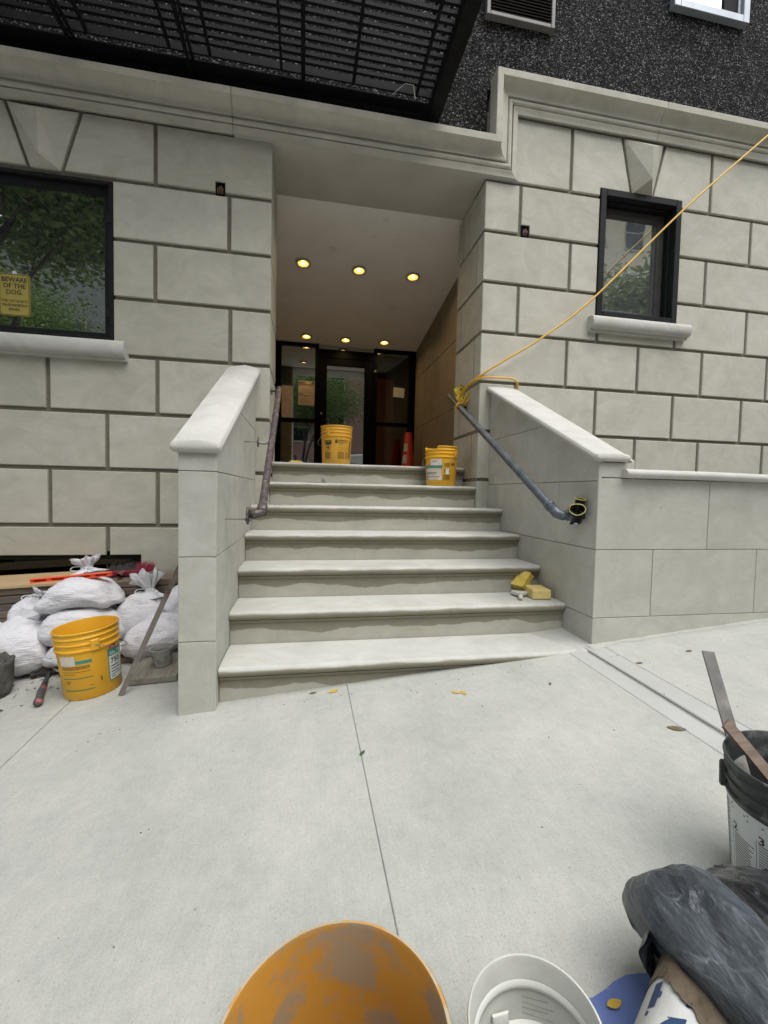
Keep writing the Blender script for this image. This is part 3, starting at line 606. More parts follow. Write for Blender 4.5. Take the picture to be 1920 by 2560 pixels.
# windows ---------------------------------------------------------------
def framed(nm, par, x0, x1, z0, z1, t_, y0, y1, m, c=.004):
    mb = MB()
    mb.cbox(x0, x0+t_, y0, y1, z0, z1, c); mb.cbox(x1-t_, x1, y0, y1, z0, z1, c)
    mb.cbox(x0+t_+.0005, x1-t_-.0005, y0+.0006, y1-.0006, z1-t_, z1, c); mb.cbox(x0+t_+.0005, x1-t_-.0005, y0+.0006, y1-.0006, z0, z0+t_, c); return obj(nm, mb, m, par)
w1 = obj('window', MB().box(WX0, WX1, .31, .312, WZ0+.08, WZ1-.01), DARK, bld); 
framed('frame', w1, WX0+.004, WX1-.004, 2.252, WZ1-.012, .028, -.004, .14, BLACKF)
framed('sash', w1, WX0+.034, WX1-.034, 2.282, WZ1-.042, .042, .03, .11, BLACKF)
pane(w1, WX0+.076, WX1-.076, 2.324, WZ1-.084, .066, GLASS_L)
cl = MB()
for z in (3.20, 2.47): cl.cbox(WX1-.045, WX1-.012, -.012, -.003, z-.03, z+.03, .003)
obj('hinge_clip', cl, BLACKF, w1)
sidew = MB(); sidew.box(WX0-.2, WX0, .14, .9, 2.1, 3.6); sidew.box(WX1, WX1+.2, .31, .9, 2.1, 3.6); sidew.box(WX0, WX1, .14, .9, 3.52, 3.6); sidew.box(WX0, WX1, .31, .9, 2.1, 2.2); sidew.box(WX0-.2, WX1+.2, .9, .95, 2.1, 3.6)
obj('room_interior', sidew, DARK, w1)
w1.data.clear_geometry(); w1.data.from_pydata([(WX0-1, .89, 2.2-0), (WX1-1, .89, 2.2), (WX1-1, .89, 3.5), (WX0-1, .89, 3.5)], [], [(0, 1, 2, 3)])
def sill(par, x0, x1, zb, zt, out):
    h = zt-zb; mb = MB(); n = 14
    prof = [(.01, zb), (-out*.45, zb), (-out*.45, zb+h*.13), (-out*.62, zb+h*.15)]
    prof += [(-out*.62-out*.38*math.sin(a)*1.0, zb+h*.15+(h*.85)*(1-math.cos(a))/2) for a in [math.pi*i/n for i in range(1, n)]] + [(-out*.55, zt), (.13, zt+.012)]
    m_ = len(prof); xs = [x0+(x1-x0)*i/12 for i in range(13)]
    vs_ = [(x, y, z) for x in xs for y, z in prof]
    fs = [(i*m_+k, i*m_+(k+1) % m_, (i+1)*m_+(k+1) % m_, (i+1)*m_+k) for i in range(12) for k in range(m_)]+[tuple(range(m_)), tuple(reversed(range(12*m_, 13*m_)))]
    mb.add(vs_, fs); return obj('sill', mb, S_COPE, par, auto=40)
sill(w1, -2.31, -1.112, 2.093, 2.243, .095)
w2 = obj('window', MB().box(VX0+.05, VX1-.05, .6, .602, VZ0, VZ1), DARK, bld)
framed('frame', w2, VX0+.004, VX1-.004, VZ0+.018, VZ1-.004, .062, -.012, .06, BLACKF)
framed('reveal', w2, VX0+.04, VX1-.04, VZ0+.05, VZ1-.045, .04, .061, .20, BLACKF)
framed('sash', w2, VX0+.082, VX1-.082, VZ0+.085, VZ1-.09, .07, .12, .19, mat('bronze_sash', (.045, .043, .041), (.06, .057, .054), 9, .45))
pane(w2, VX0+.15, VX1-.15, VZ0+.152, VZ1-.158, .150, GLASS_R)
rm = MB(); rm.box(VX0, VX1, .45, .47, VZ0, VZ1); obj('curtain', rm, mat('net_curtain', (.30, .31, .29), (.36, .37, .35), 5, .9), w2)
sill(w2, 2.985, 4.075, 2.688, 2.828, .095)
# upper window and wall air conditioner sleeve
w3 = framed('window', bld, 3.74, 4.60, 5.83, 7.3, .07, -.05, .05, ALUM)
pane(w3, 3.81, 4.53, 5.90, 7.23, .005, GLASS_R); framed('sash', w3, 3.811, 4.529, 5.901, 7.229, .035, -.02, .004, ALUM)
bars('mullion', [(4.33, 4.50, 5.93, 7.2)], -.012, .002, w3, BLACKM)
ac = thing('wall_air_conditioner', 'brown louvred air conditioner grille set in the dark wall', 'air conditioner', (2.17, -.06, 5.3))
framed('sleeve', ac, 1.84, 2.50, 5.355, 5.86, .035, -.05, .011, mat('sleeve_metal', (.14, .13, .12), (.2, .19, .18), 9, .5))
obj('back_plate', MB().box(1.876, 2.464, -.012, .0, 5.391, 5.824), DARK, ac)
for i in range(15):
    z = 5.402+i*.0275; mb = MB(); mb.add([(1.877, -.045, z), (2.463, -.045, z), (2.463, -.02, z+.02), (1.877, -.02, z+.02), (1.877, -.042, z-.004), (2.463, -.042, z-.004), (2.463, -.017, z+.016), (1.877, -.017, z+.016)], [(0, 1, 2, 3), (4, 7, 6, 5), (0, 4, 5, 1), (2, 6, 7, 3), (0, 3, 7, 4), (1, 5, 6, 2)]); obj('louvre', mb, LOUV, ac)
# basement window
bw = framed('basement_window', bld, -2.28, -1.024, -.45, .522, .03, .03, .16, BLACKF); tag(bw, 'dark basement window behind the lumber')
pane(bw, -2.25, -1.054, -.42, .492, .1, GLASS_O); obj('room_interior', MB().box(-2.3, -1.0, .32, .34, -.6, .56), DARK, bw)
# junction boxes in notches
for x0, x1, z, sd_, lb in ((-.448, -.37, T(0)+g, 0, 'small black junction box with wires in a notch of the left wall'), (2.262, 2.345, T(0)+g, 1, 'small black junction box with wires in a notch beside the right pier')):
    j = thing('junction_box', lb, 'junction box', ((x0+x1)/2, .02, z), (0, 0, 0), 'junction boxes for wall lanterns')
    framed('box', j, x0+.004, x1-.004, z-.025, z+.074, .01, .0, .021, BLACKM)
    obj('back_plate', MB().box(x0+.006, x1-.006, .0165, .0212, z-.02, z+.07), DARK, j)
    wi = MB()
    for q in range(4): wi.tube([(x0+.02+.012*q, .014, z-.014), (x0+.018+.014*q, -.006, z+.004+.008*(q % 2)), (x0+.022+.012*q, .0, z+.03+.01*(q % 3))], .0022, 6)
    obj('wires', wi, mat('wire_ends', (.30, .18, .10), rough=.5), j)

# dog sign --------------------------------------------------------------
sg = thing('dog_sign', 'yellow warning sign hung on the glass of the left window', 'sign', (-1.945, .06, 2.41))
def rrect(x0, x1, z0, z1, r, n=5):
    p = []
    for cx, cz_, a0 in ((x1-r, z0+r, -90), (x1-r, z1-r, 0), (x0+r, z1-r, 90), (x0+r, z0+r, 180)):
        p += [(cx+r*math.cos(R(a0+90*i/n)), cz_+r*math.sin(R(a0+90*i/n))) for i in range(n+1)]
    return p
mb = MB(); mb.prism(rrect(-2.052, -1.838, 2.41, 2.732, .02), .0565, .0605, .001, FRONT); obj('plate', mb, SIGNY, sg)
bd = MB(); po, pi = rrect(-2.048, -1.842, 2.414, 2.728, .019), rrect(-2.043, -1.847, 2.419, 2.723, .015)
nn = len(po); bd.add([(u, .0560, v) for u, v in po]+[(u, .0560, v) for u, v in pi], [(i, (i+1) % nn, nn+(i+1) % nn, nn+i) for i in range(nn)]); obj('border', bd, INK, sg)
def sign_text(body, size, x, z, bold=True, sp=.95): return text_mb(body, size, lambda a, b, c: (x+a*.92, .0556, z+b), bold, 'CENTER', space=sp)
obj('lettering', sign_text('BEWARE\nOF THE\nDOG.', .050, -1.945, 2.670), INK, sg)
obj('lettering', sign_text('THE CAT IS NOT\nTRUSTWORTHY\nEITHER.', .0265, -1.945, 2.515, True, 1.25), INK, sg)
obj('suction_hook', MB().tube([(-1.945, .055, 2.742), (-1.945, .064, 2.742)], .013, 12), LABEL_W, sg)

# ------------------------------------------------------------------ the stoop
stoop = thing('entrance_stoop', 'pale stone stoop of seven bullnosed steps between sloping wing walls', 'stairs', (.95, -.8, ground(.95, -.8)))
XL, XR_ = -.113, 2.012
def step(n):
    y, z = NOSE[n-1]; last = n == 1
    x0, x1 = (XL+.003, XR_-.003) if n <= 5 else (.004, 1.896)
    if n == 1: x0, x1 = XL+.004, 2.045
    zb = -.205 if not last else -.55
    depth = .36 if n < 7 else .375
    r = .027; prof = [(depth, -.004)]
    prof += [(.05, 0), (.03, -.0008)]
    prof += [(r-r*math.sin(a)*1.05, -r+r*math.cos(a)) for a in [math.pi*i/9 for i in range(0, 10)]]
    prof += [(.018, -.056), (.0195, -.064), (.026, -.071), (.032, -.0735), (.036, -.076), (.037, zb), (depth, zb)]
    m_ = len(prof); K = 60; xs = [x0+(x1-x0)*i/K for i in range(K+1)]; vs_ = []
    for x in xs:
        for k, (py, pz) in enumerate(prof):
            q = 1 if 2 < k < m_-2 else (.5 if k in (1, 2) else 0)
            d = noise.noise(Vector((x*3, n*5.1, pz*6)))*.0018*q; d2 = noise.noise(Vector((x*4, n*7.7+3, pz*3)))*.0012*q
            xx = x
            if n == 1 and x > XR_-.01 and py > .058: xx = XR_-.01   # only the nosing returns past the wing wall
            vs_.append((xx, y+py+d, z+pz+d2))
    fs = [(i*m_+k, i*m_+(k+1) % m_, (i+1)*m_+(k+1) % m_, (i+1)*m_+k) for i in range(K) for k in range(m_)]+[tuple(range(m_)), tuple(reversed(range(K*m_, (K+1)*m_)))]
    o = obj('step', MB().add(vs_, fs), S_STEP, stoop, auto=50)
    return recentre(o, (.95, y, z))
for n in range(1, 8): step(n)
core = MB()
core.add([(x, y, z) for x in (.01, 1.89) for y, z in ((-.1, -.4), (.71, -.4), (.71, LAND-.16), (.38, LAND-.2), (-.1, .7))], [(0, 1, 2, 3, 4), (9, 8, 7, 6, 5), (0, 5, 6, 1), (1, 6, 7, 2), (2, 7, 8, 3), (3, 8, 9, 4), (4, 9, 5, 0)])
core.add([(x, y, z) for x in (XL+.01, XR_-.01) for y, z in ((-1.5, -.4), (-.02, -.4), (-.02, .72), (-1.5, -.05))], [(0, 1, 2, 3), (7, 6, 5, 4), (0, 4, 5, 1), (1, 5, 6, 2), (2, 6, 7, 3), (3, 7, 4, 0)])
obj('stair_core', core, MORTAR_F, stoop)
CSL = .478
capz = lambda y: 1.262+CSL*(y+1.68)        # underside of the sloping copings
j = .0035
def wing(x0, x1, yf, inner, vj, zj, front=True):
    """x0..x1 thickness; inner = x of the face towards the steps"""
    mb = MB(); t_ = .02; ytop = lambda y: capz(y)
    a, b = (x0+t_, x1-t_); yy = yf+t_
    mb.add([(x, y, z) for x in (a, b) for y, z in ((yy, -.5), (-.002, -.5), (-.002, ytop(0)-.004), (yy, ytop(yy)-.004))], [(0, 1, 2, 3), (7, 6, 5, 4), (0, 4, 5, 1), (1, 5, 6, 2), (2, 6, 7, 3), (3, 7, 4, 0)])
    wg = obj('wing_wall', mb, MORTAR_F, stoop)
    zz = [-.5]+list(zj)+[2.3]; s = 1 if inner > (x0+x1)/2 else -1
    for side in (0, 1):
        xf = inner if side == 0 else (x0 if s > 0 else x1); sd_ = (-s if side == 0 else s)
        for i in range(len(zz)-1):
            cuts = [yf+.0005]+(vj[i] if side == 0 else [])+[-.003]
            for q in range(len(cuts)-1):
                p = [(cuts[q]+(j/2 if q else 0), zz[i]+j/2), (cuts[q+1]-j/2, zz[i]+j/2), (cuts[q+1]-j/2, zz[i+1]-j/2), (cuts[q]+(j/2 if q else 0), zz[i+1]-j/2)]
                p = clip(p, lambda u, v: capz(u)-.001-v)
                if len(p) < 3: continue
                pb = MB(); pb.prism(p, xf, xf+sd_*(t_+.001), .002, lambda u, v, w_: (w_, u, v)); obj('stone_panel', pb, S_PANEL, wg)
    for i in range(len(zz)-1 if front else 0):
        p = clip([(x0+t_+.002, zz[i]+j/2), (x1-t_-.002, zz[i]+j/2), (x1-t_-.002, zz[i+1]-j/2), (x0+t_+.002, zz[i+1]-j/2)], lambda u, v: capz(yf)-.001-v)
        if len(p) < 3: continue
        pb = MB(); pb.prism([(max(min(u, x1-.0005), x0+.0005) if False else (x0+.0008 if u < (x0+x1)/2 else x1-.0008), v) for u, v in p], yf, yf+t_-.001, .002, FRONT); obj('stone_panel', pb, S_PANEL, wg)
    return wg
wing(-.286, XL, -1.68, XL, {0: [], 1: [], 2: [-1.2, -.25], 3: [-.72], 4: []}, (.345, .759, 1.172, 1.59))
def coping(x0, x1, yf, yb, th, y_w, zoff=0., ridge=.02, hip=.15, flare=(0, 0)):
    mb = MB(); r = th/2; wd = x1-x0; xc = (x0+x1)/2; hw = wd/2; q = r*.75
    ring = [(-hw+q, 0)]+[(hw-q, 0)]+[(hw-q+q*math.sin(R(a)), r-r*math.cos(R(a))) for a in (25, 55, 90, 125, 150)]+[(hw-q*1.15, 2*r), (hw*.55, 2*r+ridge*.45), (0, 2*r+ridge), (-hw*.55, 2*r+ridge*.45), (-hw+q*1.15, 2*r)]
    ring += [(-hw+q-q*math.sin(R(a)), r-r*math.cos(R(a))) for a in (150, 125, 90, 55, 25)]
    n = len(ring); K = 46; secs = []
    for i in range(K+1):
        if i < 7: a = R(90*i/6); secs.append((yf+r*.8*(1-math.cos(a)), 0, math.sin(a)))
        else: f = (i-6)/(K-6); secs.append((yf+r*.8+(yb-yf-r*.8)*f**1.35, 0, 1.))
    vs_ = []
    base = capz(y_w)+zoff
    for i, (y, shr, sc) in enumerate(secs):
        for u, v in ring:
            uu = u*(1-.10*(1-sc)); vv = r*.9+(v-r*.9)*max(sc, .12)
            if i >= 6: y = max(y, yf+.0001)
            z = capz(max(y, y_w))+zoff+vv
            if hip: z = min(z, capz(max(y, y_w))+zoff+2*r+.002+ridge*max(0, y-yf)/hip)
            nz = noise.noise(Vector((u*6, y*4, x0)))*.0022
            fl_ = (y-yf)/(yb-yf); vs_.append((xc+uu+(flare[0] if uu < 0 else flare[1])*fl_*abs(uu)/hw, y, z+nz))
    fs = [(i*n+k, i*n+(k+1) % n, (i+1)*n+(k+1) % n, (i+1)*n+k) for i in range(K) for k in range(n)]+[tuple(range(n)), tuple(reversed(range(K*n, (K+1)*n)))]
    return obj('coping', mb.add(vs_, fs), S_COPE, stoop, auto=28)
coping(-.320, -.088, -1.712, -.002, .056, -1.68, -.003, .024, .20, (-.03, .012))
wing(XR_, 2.25, -1.58, XR_, {0: [], 1: [], 2: [-1.16, -.2], 3: [-.73], 4: []}, (.363, .775, 1.185, 1.595), False)
coping(1.978, 2.20, -1.612, -.002, .045, -1.58, -.010, .010, .05, (-.012, .075))
# retaining wall to the right of the stoop
ret = thing('retaining_wall', 'low stone wall with rounded coping to the right of the stoop', 'wall', (3.6, -1.6, ground(3.6, -1.5)))
rc = MB(); rc.add([(x, y, z) for x in (2.252, 7.0) for y, z in ((-1.5595, -.3), (-1.30, -.3), (-1.30, 1.204), (-1.5595, 1.204))], [(0, 1, 2, 3), (7, 6, 5, 4), (0, 4, 5, 1), (1, 5, 6, 2), (2, 6, 7, 3), (3, 7, 4, 0)]); obj('wall_core', rc, MORTAR_F, ret)
for z_a, z_b, xs in ((.775, 1.2035, (2.0128, 2.788, 3.6, 4.4, 5.2, 7)), (.363, .775, (2.0128, 2.404, 3.168, 4.0, 4.8, 5.6, 7)), (-.3, .363, (2.0128, 4.2, 7)), (1.2055, 1.297, (2.0128, 2.249))):
    for i in range(len(xs)-1):
        pb = MB(); pb.prism(rect(xs[i]+(j/2 if i else 0), xs[i+1]-j/2, z_a+j/2, z_b-j/2), -1.58, -1.559, .002, FRONT); obj('stone_panel', pb, S_PANEL, ret)
cp = MB(); n = 12; prof = [(-1.60+.0-(.032)*math.sin(math.pi*i/n), 1.205+.052*(1-math.cos(math.pi*i/n))/2) for i in range(n+1)]+[(-1.27, 1.258), (-1.27, 1.205)]
m_ = len(prof); xs = [2.165+(7-2.165)*i/40 for i in range(41)]
cp.add([(x, y+noise.noise(Vector((x*4, y, z)))*.003, z+noise.noise(Vector((x*3, y*4, 9)))*.003) for x in xs for y, z in prof], [(i*m_+k, i*m_+(k+1) % m_, (i+1)*m_+(k+1) % m_, (i+1)*m_+k) for i in range(40) for k in range(m_)]+[tuple(range(m_)), tuple(reversed(range(40*m_, 41*m_)))])
obj('coping', cp, S_COPE, ret, auto=50)

#PART2
# ------------------------------------------------------------------ fire escape
fe = thing('fire_escape', 'black iron fire escape platform seen from below over the entrance', 'fire escape', (-.6, -.1, 4.37))
def ang(nm, x0, x1, y0, y1, z0, z1): 
    return obj(nm, MB().cbox(x0, x1, y0, y1, z0, z1, .003), IRON, fe)
ZB = 4.38
ang('wall_beam', -4.2, 1.32, -.165, -.062, ZB, ZB+.012); ang('wall_beam', -4.2, 1.318, -.07, -.062, ZB+.0125, ZB+.10); ang('wall_beam', -4.2, 1.316, -.205, -.19, ZB+.02, ZB+.085)
ang('wall_beam', -4.2, 1.314, -.045, -.02, ZB-.075, ZB+.09); ang('outer_beam', -4.2, 1.32, -1.18, -1.10, ZB, ZB+.012); ang('outer_beam', -4.2, 1.318, -1.112, -1.10, ZB+.0125, ZB+.10)
ang('end_beam', 1.322, 1.43, -1.19, .01, ZB-.006, ZB+.01); ang('end_beam', 1.322, 1.334, -1.189, .009, ZB+.0105, ZB+.12); ang('end_beam', 1.405, 1.417, -1.0, .008, ZB+.02, ZB+.10)
for i in range(14):
    y = -.262-.062*i; ang('slat', -4.2, 1.315, y-.011, y+.011, ZB+.048, ZB+.080)
for x, y1, r_ in ((.083, -.20, .009), (.252, -.045, .016), (.654, -.20, .012), (1.18, -.20, .010), (-.741, -.20, .009), (-.45, -.20, .010), (-1.306, -.20, .009), (-1.9, -.2, .009)):
    ang('cross_bar', x-r_, x+r_, -1.1, y1, ZB+.014, ZB+.046)
for x in (-1.441, -.615, -2.6):
    mb = MB(); mb.tube([(x, -.02, ZB-.02), (x+.0, -.30, ZB-.012), (x, -1.1, ZB-.004)], [.012, .018, .02], 4); mb.tube([(x+.035, -.03, ZB+.0), (x+.03, -1.1, ZB+.004)], .014, 4); obj('bracket', mb, IRON, fe)
up = MB()  # unseen platform overhead, closely slatted, added to shade the wall and slats below
for i in range(34): up.box(-4.2, 1.315, -1.1+.031*i, -1.1+.031*i+.022, ZB+3.3, ZB+3.34)
for x in (-4.2, -1.9, .3, 1.3): up.box(x-.03, x+.03, -1.15, .01, ZB+3.22, ZB+3.298)
obj('upper_shade_platform', up, IRON, fe)
rl = MB()
for z in (ZB+.45, ZB+.92): rl.tube([(-4.2, -1.15, z), (1.37, -1.15, z)], .012, 6); rl.tube([(1.37, -1.15, z), (1.37, .01, z)], .012, 6)
for i in range(40): rl.tube([(-4.1+.14*i, -1.15, ZB+.1), (-4.1+.14*i, -1.15, ZB+.92)], .007, 5)
for i in range(8): rl.tube([(1.37, -1.05+.14*i, ZB+.1), (1.37, -1.05+.14*i, ZB+.92)], .007, 5)
obj('railing', rl, IRON, fe)
zt = MB(); zt.tube([(.98, -.20, ZB-.001), (1.06, -.30, ZB+.01), (1.12, -.31, ZB+.0)], .002, 5); zt.tube([(1.13, -.30, ZB+.012), (1.17, -.20, ZB-.005)], .004, 5); obj('cable_tie', zt, LABEL_W, fe)

# ------------------------------------------------------------------ handrails
def arc(c, a, b, r, n=8): return None
lr = thing('handrail', 'weathered reddish pipe handrail on the left, held off the wall by threaded rods', 'handrail', (.07, -1.42, .55), group=None)
rod = lambda p, q, r, nm, m: obj(nm, MB().tube([p, q], r, 8), m, lr)
P0, P1 = Vector((.075, -1.40, .982)), Vector((.075, .10, 1.985))
d = (P1-P0).normalized()
mb = MB(); el = [(.012, -1.44, .957), (.045, -1.44, .957), (.064, -1.435, .960), (.074, -1.42, .968)]
mb.tube(el+[tuple(P0+d*.02)]+[tuple(P0+(P1-P0)*t_) for t_ in (.15, .35, .55, .75, 1)], .0235, 14); obj('rail_pipe', mb, PIPE_L, lr, smooth=True)
mb = MB(); mb.tube([P0-d*.03, P0+d*.03], .029, 14); mb.tube([P0+d*1.2, P0+d*1.24], .026, 14); obj('pipe_collar', mb, PIPE_L, lr, smooth=True)
mb = MB(); mb.lathe([(.001, -.005), (.047, -.005), (.05, 0), (.047, .006), (.001, .006)], 24); mb.v = [(p[2]+.004, -1.44+p[0], .948+p[1]) for p in mb.v]; obj('flange', mb, PIPE_L, lr, auto=40)
mb = MB(); mb.tube([(XL-.01, -1.445, .93), (.055, -1.445, .93)], .0045, 8); mb.tube([(-.012, -1.445, .93), (-.002, -1.445, .93)], .011, 6); mb.tube([(.012, -1.445, .93), (.022, -1.445, .93)], .011, 6); obj('threaded_rod', mb, DULL, lr)
q = P0+(P1-P0)*.46
mb = MB(); mb.tube([(XL-.01, q.y, q.z-.02), (-.02, q.y, q.z-.02)], .0045, 8); mb.tube([(-.02, q.y, q.z-.02), (.02, q.y, q.z-.03), (.06, q.y, q.z-.02)], .009, 8); obj('threaded_rod', mb, DULL, lr)
mb = MB(); mb.lathe([(.001, -.003), (.036, -.003), (.036, .004), (.001, .004)], 20); mb.v = [(p[2]-.02, q.y+p[0], q.z-.02+p[1]) for p in mb.v]; obj('flange', mb, PIPE_L, lr, auto=40)
mb = MB(); mb.tube([(-.01, .08, 1.955), (.03, .08, 1.955), (.065, .08, 1.962)], .01, 8); mb.lathe([(.001, -.003), (.034, -.003), (.034, .005), (.001, .005)], 20, cx=0); 
mb.v = mb.v[:24]+[(p[2]+.012, .08+p[0], 1.955+p[1]) for p in mb.v[24:]]; obj('wall_bracket', mb, PIPE_L, lr, auto=40)
rr = thing('handrail', 'straight grey painted pipe handrail along the right wing wall', 'handrail', (1.85, -1.43, .55))
A0, A1 = Vector((1.815, -1.425, 1.012)), Vector((1.815, .61, 2.131)); d = (A1-A0).normalized()
mb = MB(); mb.tube([(1.955, -1.452, .972), (1.90, -1.452, .972), (1.86, -1.45, .974), (1.83, -1.44, .985)]+[tuple(A0+(A1-A0)*t_) for t_ in (0.012, .2, .4, .6, .8, 1)], .028, 16); obj('rail_pipe', mb, PIPE_R, rr, smooth=True)
mb = MB(); mb.tube([A0+d*.02, A0+d*.05], .034, 16); mb.tube([(1.90, -1.452, .972), (1.93, -1.452, .972)], .034, 16); mb.tube([(1.88, -1.452, .972), (1.86, -1.45, .974), (1.838, -1.443, .982), A0+d*.02], .031, 14); obj('elbow', mb, PIPE_R, rr, smooth=True)
mb = MB(); mb.lathe([(.001, -.006), (.055, -.006), (.058, 0), (.055, .006), (.001, .006)], 24); mb.v = [(p[2]+1.965, -1.452+p[0], .968+p[1]) for p in mb.v]; mb.tube([(1.965, -1.46, .925), (1.92, -1.46, .925)], .009, 8); mb.tube([(2.02, -1.452, .968), (1.96, -1.452, .968)], .02, 10); obj('flange', mb, RUBBER, rr, auto=40)
obj('bolt', MB().tube([(1.93, -1.475, .918), (1.955, -1.475, .918)], .013, 12), STEEL, rr)
mb = MB(); mb.tube([A1-d*.002, A1+d*.006], .027, 16); obj('end_cap', mb, LABEL_TORN, rr)
mb = MB(); mb.tube([(1.815, .36, 1.97), (1.85, .36, 1.955), (1.898, .36, 1.955)], .011, 8); mb.lathe([(.001, -.004), (.036, -.004), (.036, .004), (.001, .004)], 20); mb.v = mb.v[:24]+[(1.893+p[2], .36+p[0], 1.955+p[1]) for p in mb.v[24:]]; obj('wall_bracket', mb, RUBBER, rr, auto=40)

# rubber gloves pushed over the flange
def loft(mb, secs, n=20):
    """secs: (centre, u axis, v axis, fn(angle)->radius factor)"""
    vs_ = []
    for c, u, v, f in secs:
        for i in range(n):
            a = 2*math.pi*i/n; k = f(a); vs_.append(Vector(c)+Vector(u)*math.cos(a)*k+Vector(v)*math.sin(a)*k)
    fs = [(i*n+k, i*n+(k+1) % n, (i+1)*n+(k+1) % n, (i+1)*n+k) for i in range(len(secs)-1) for k in range(n)]
    return mb.add(vs_, fs)
def glove(name, label, cuff, axis, r, fingers, seed):
    cuff = Vector(cuff); ax = Vector(axis).normalized(); u = ax.cross(Vector((0, 0, 1))).normalized(); v = u.cross(ax)
    t_ = thing(name, label, 'glove', cuff, group='work gloves on the handrail flange')
    mb = MB(); secs = []
    for i in range(9):
        f = i/8; k = r*(1-.35*f+.1*math.sin(f*6+seed)); secs.append((cuff-ax*.085*f, u*k, v*k*.72, lambda a, i=i: 1+.08*math.sin(3*a+i*.9+seed)))
    loft(mb, secs); e = cuff-ax*.085
    for k, (du, dv, dl) in enumerate(fingers):
        p0 = cuff-ax*.07+u*du*.3+v*dv*.3; mb.tube([p0, p0+u*du*.6+v*dv*.6-ax*dl*.5, p0+u*du+v*dv-ax*dl], [.014, .0125, .008], 8)
    obj('palm', mb, RUBBER, t_, smooth=True)
    mb = MB(); ring = [cuff+u*math.cos(2*math.pi*i/24)*r*1.02+v*math.sin(2*math.pi*i/24)*r*.72*1.02*(1+.06*math.sin(3*2*math.pi*i/24)) for i in range(25)]; mb.tube(ring, .0034, 6, False); obj('cuff_trim', mb, GLOVEY, t_, smooth=True)
glove('work_glove', 'black rubber glove with yellow trimmed cuff facing the street, on the handrail end', (1.925, -1.515, 1.012), (-.35, -.85, .15), .046, [(-.085, .03, .05), (-.07, .06, .05), (-.02, .07, .05)], 1)
glove('work_glove', 'black rubber glove with yellow trimmed cuff turned upward, tight against the wing wall', (1.968, -1.48, 1.075), (.05, -.25, .95), .036, [(.02, .03, .02), (-.03, .02, .03)], 3)
glove_c = thing('work_glove', 'yellow and black glove tied to the top of the right handrail', 'glove', (1.845, .36, 2.0))
mb = MB(); secs = []
for i in range(10):
    f = i/9; c = Vector((1.835+.03*f, .44-.12*f, 2.165-.20*f)); k = .05*(.55+.6*math.sin(math.pi*(.18+.7*f))); secs.append((c, (k, k*.5, 0), (0, -k*.55, k*.25), lambda a, i=i: 1+.16*math.sin(4*a+i*1.3)))
loft(mb, secs); 
for k in range(3): mb.tube([(1.84+.01*k, .43, 2.13), (1.852+.016*k, .44, 2.18+.012*k), (1.862+.02*k, .44, 2.20+.01*k)], [.016, .014, .01], 7)
obj('palm', mb, GLOVEB, glove_c, smooth=True)
# extension cord
def spline(pts, per=8):
    pts = [Vector(p) for p in pts]; out = []
    for i in range(len(pts)-1):
        p0, p1, p2, p3 = pts[max(i-1, 0)], pts[i], pts[i+1], pts[min(i+2, len(pts)-1)]
        for k in range(per):
            t_ = k/per; out.append(.5*((2*p1)+(-p0+p2)*t_+(2*p0-5*p1+4*p2-p3)*t_*t_+(-p0+3*p1-3*p2+p3)*t_**3))
    return out+[pts[-1]]
cd = thing('extension_cord', 'yellow extension cord running up to the right from a knot on the handrail', 'cord', (1.83, .3, 1.95))
main = spline([(1.80, .30, 1.985), (1.82, .26, 2.10), (1.872, .03, 2.172), (2.10, -.07, 2.328), (2.443, -.10, 2.548), (2.925, -.13, 2.932), (3.84, -.16, 3.853), (4.72, -.20, 4.66), (5.6, -.25, 5.45)])
mb = MB(); mb.tube(main, .0092, 8); obj('cord', mb, CORD, cd, smooth=True)
mb = MB(); mb.tube(spline([(1.82, .30, 2.06), (1.85, .15, 2.135), (1.90, -.02, 2.168), (2.05, -.06, 2.172), (2.17, -.065, 2.172), (2.235, -.06, 2.148), (2.262, -.035, 2.115), (2.268, -.012, 2.06)]), .0092, 8); obj('slack_loop', mb, CORD, cd, smooth=True)
mb = MB(); q = A0+(A1-A0)*.85; u = d.cross(Vector((1, 0, 0))).normalized(); vx = Vector((1, 0, 0))
for k in range(2): mb.tube([q+d*(.012*k+.006*math.sin(2*math.pi*i/16))+u*math.cos(2*math.pi*i/16)*.032+vx*math.sin(2*math.pi*i/16)*.032 for i in range(17)], .0092, 8)
mb.tube(spline([q+vx*.03, q+Vector((.05, -.03, .03)), q+Vector((.10, -.07, .09)), q+Vector((.125, -.08, .145)), q+Vector((.10, -.06, .16)), q+Vector((.06, -.03, .10)), q+Vector((.02, -.02, .02))]), .0092, 8)
mb.tube(spline([q+Vector((.0, -.03, .0)), q+Vector((.03, -.035, -.03)), q+Vector((.045, -.01, -.05))]), .0092, 8)
obj('knot', mb, CORD, cd, smooth=True)

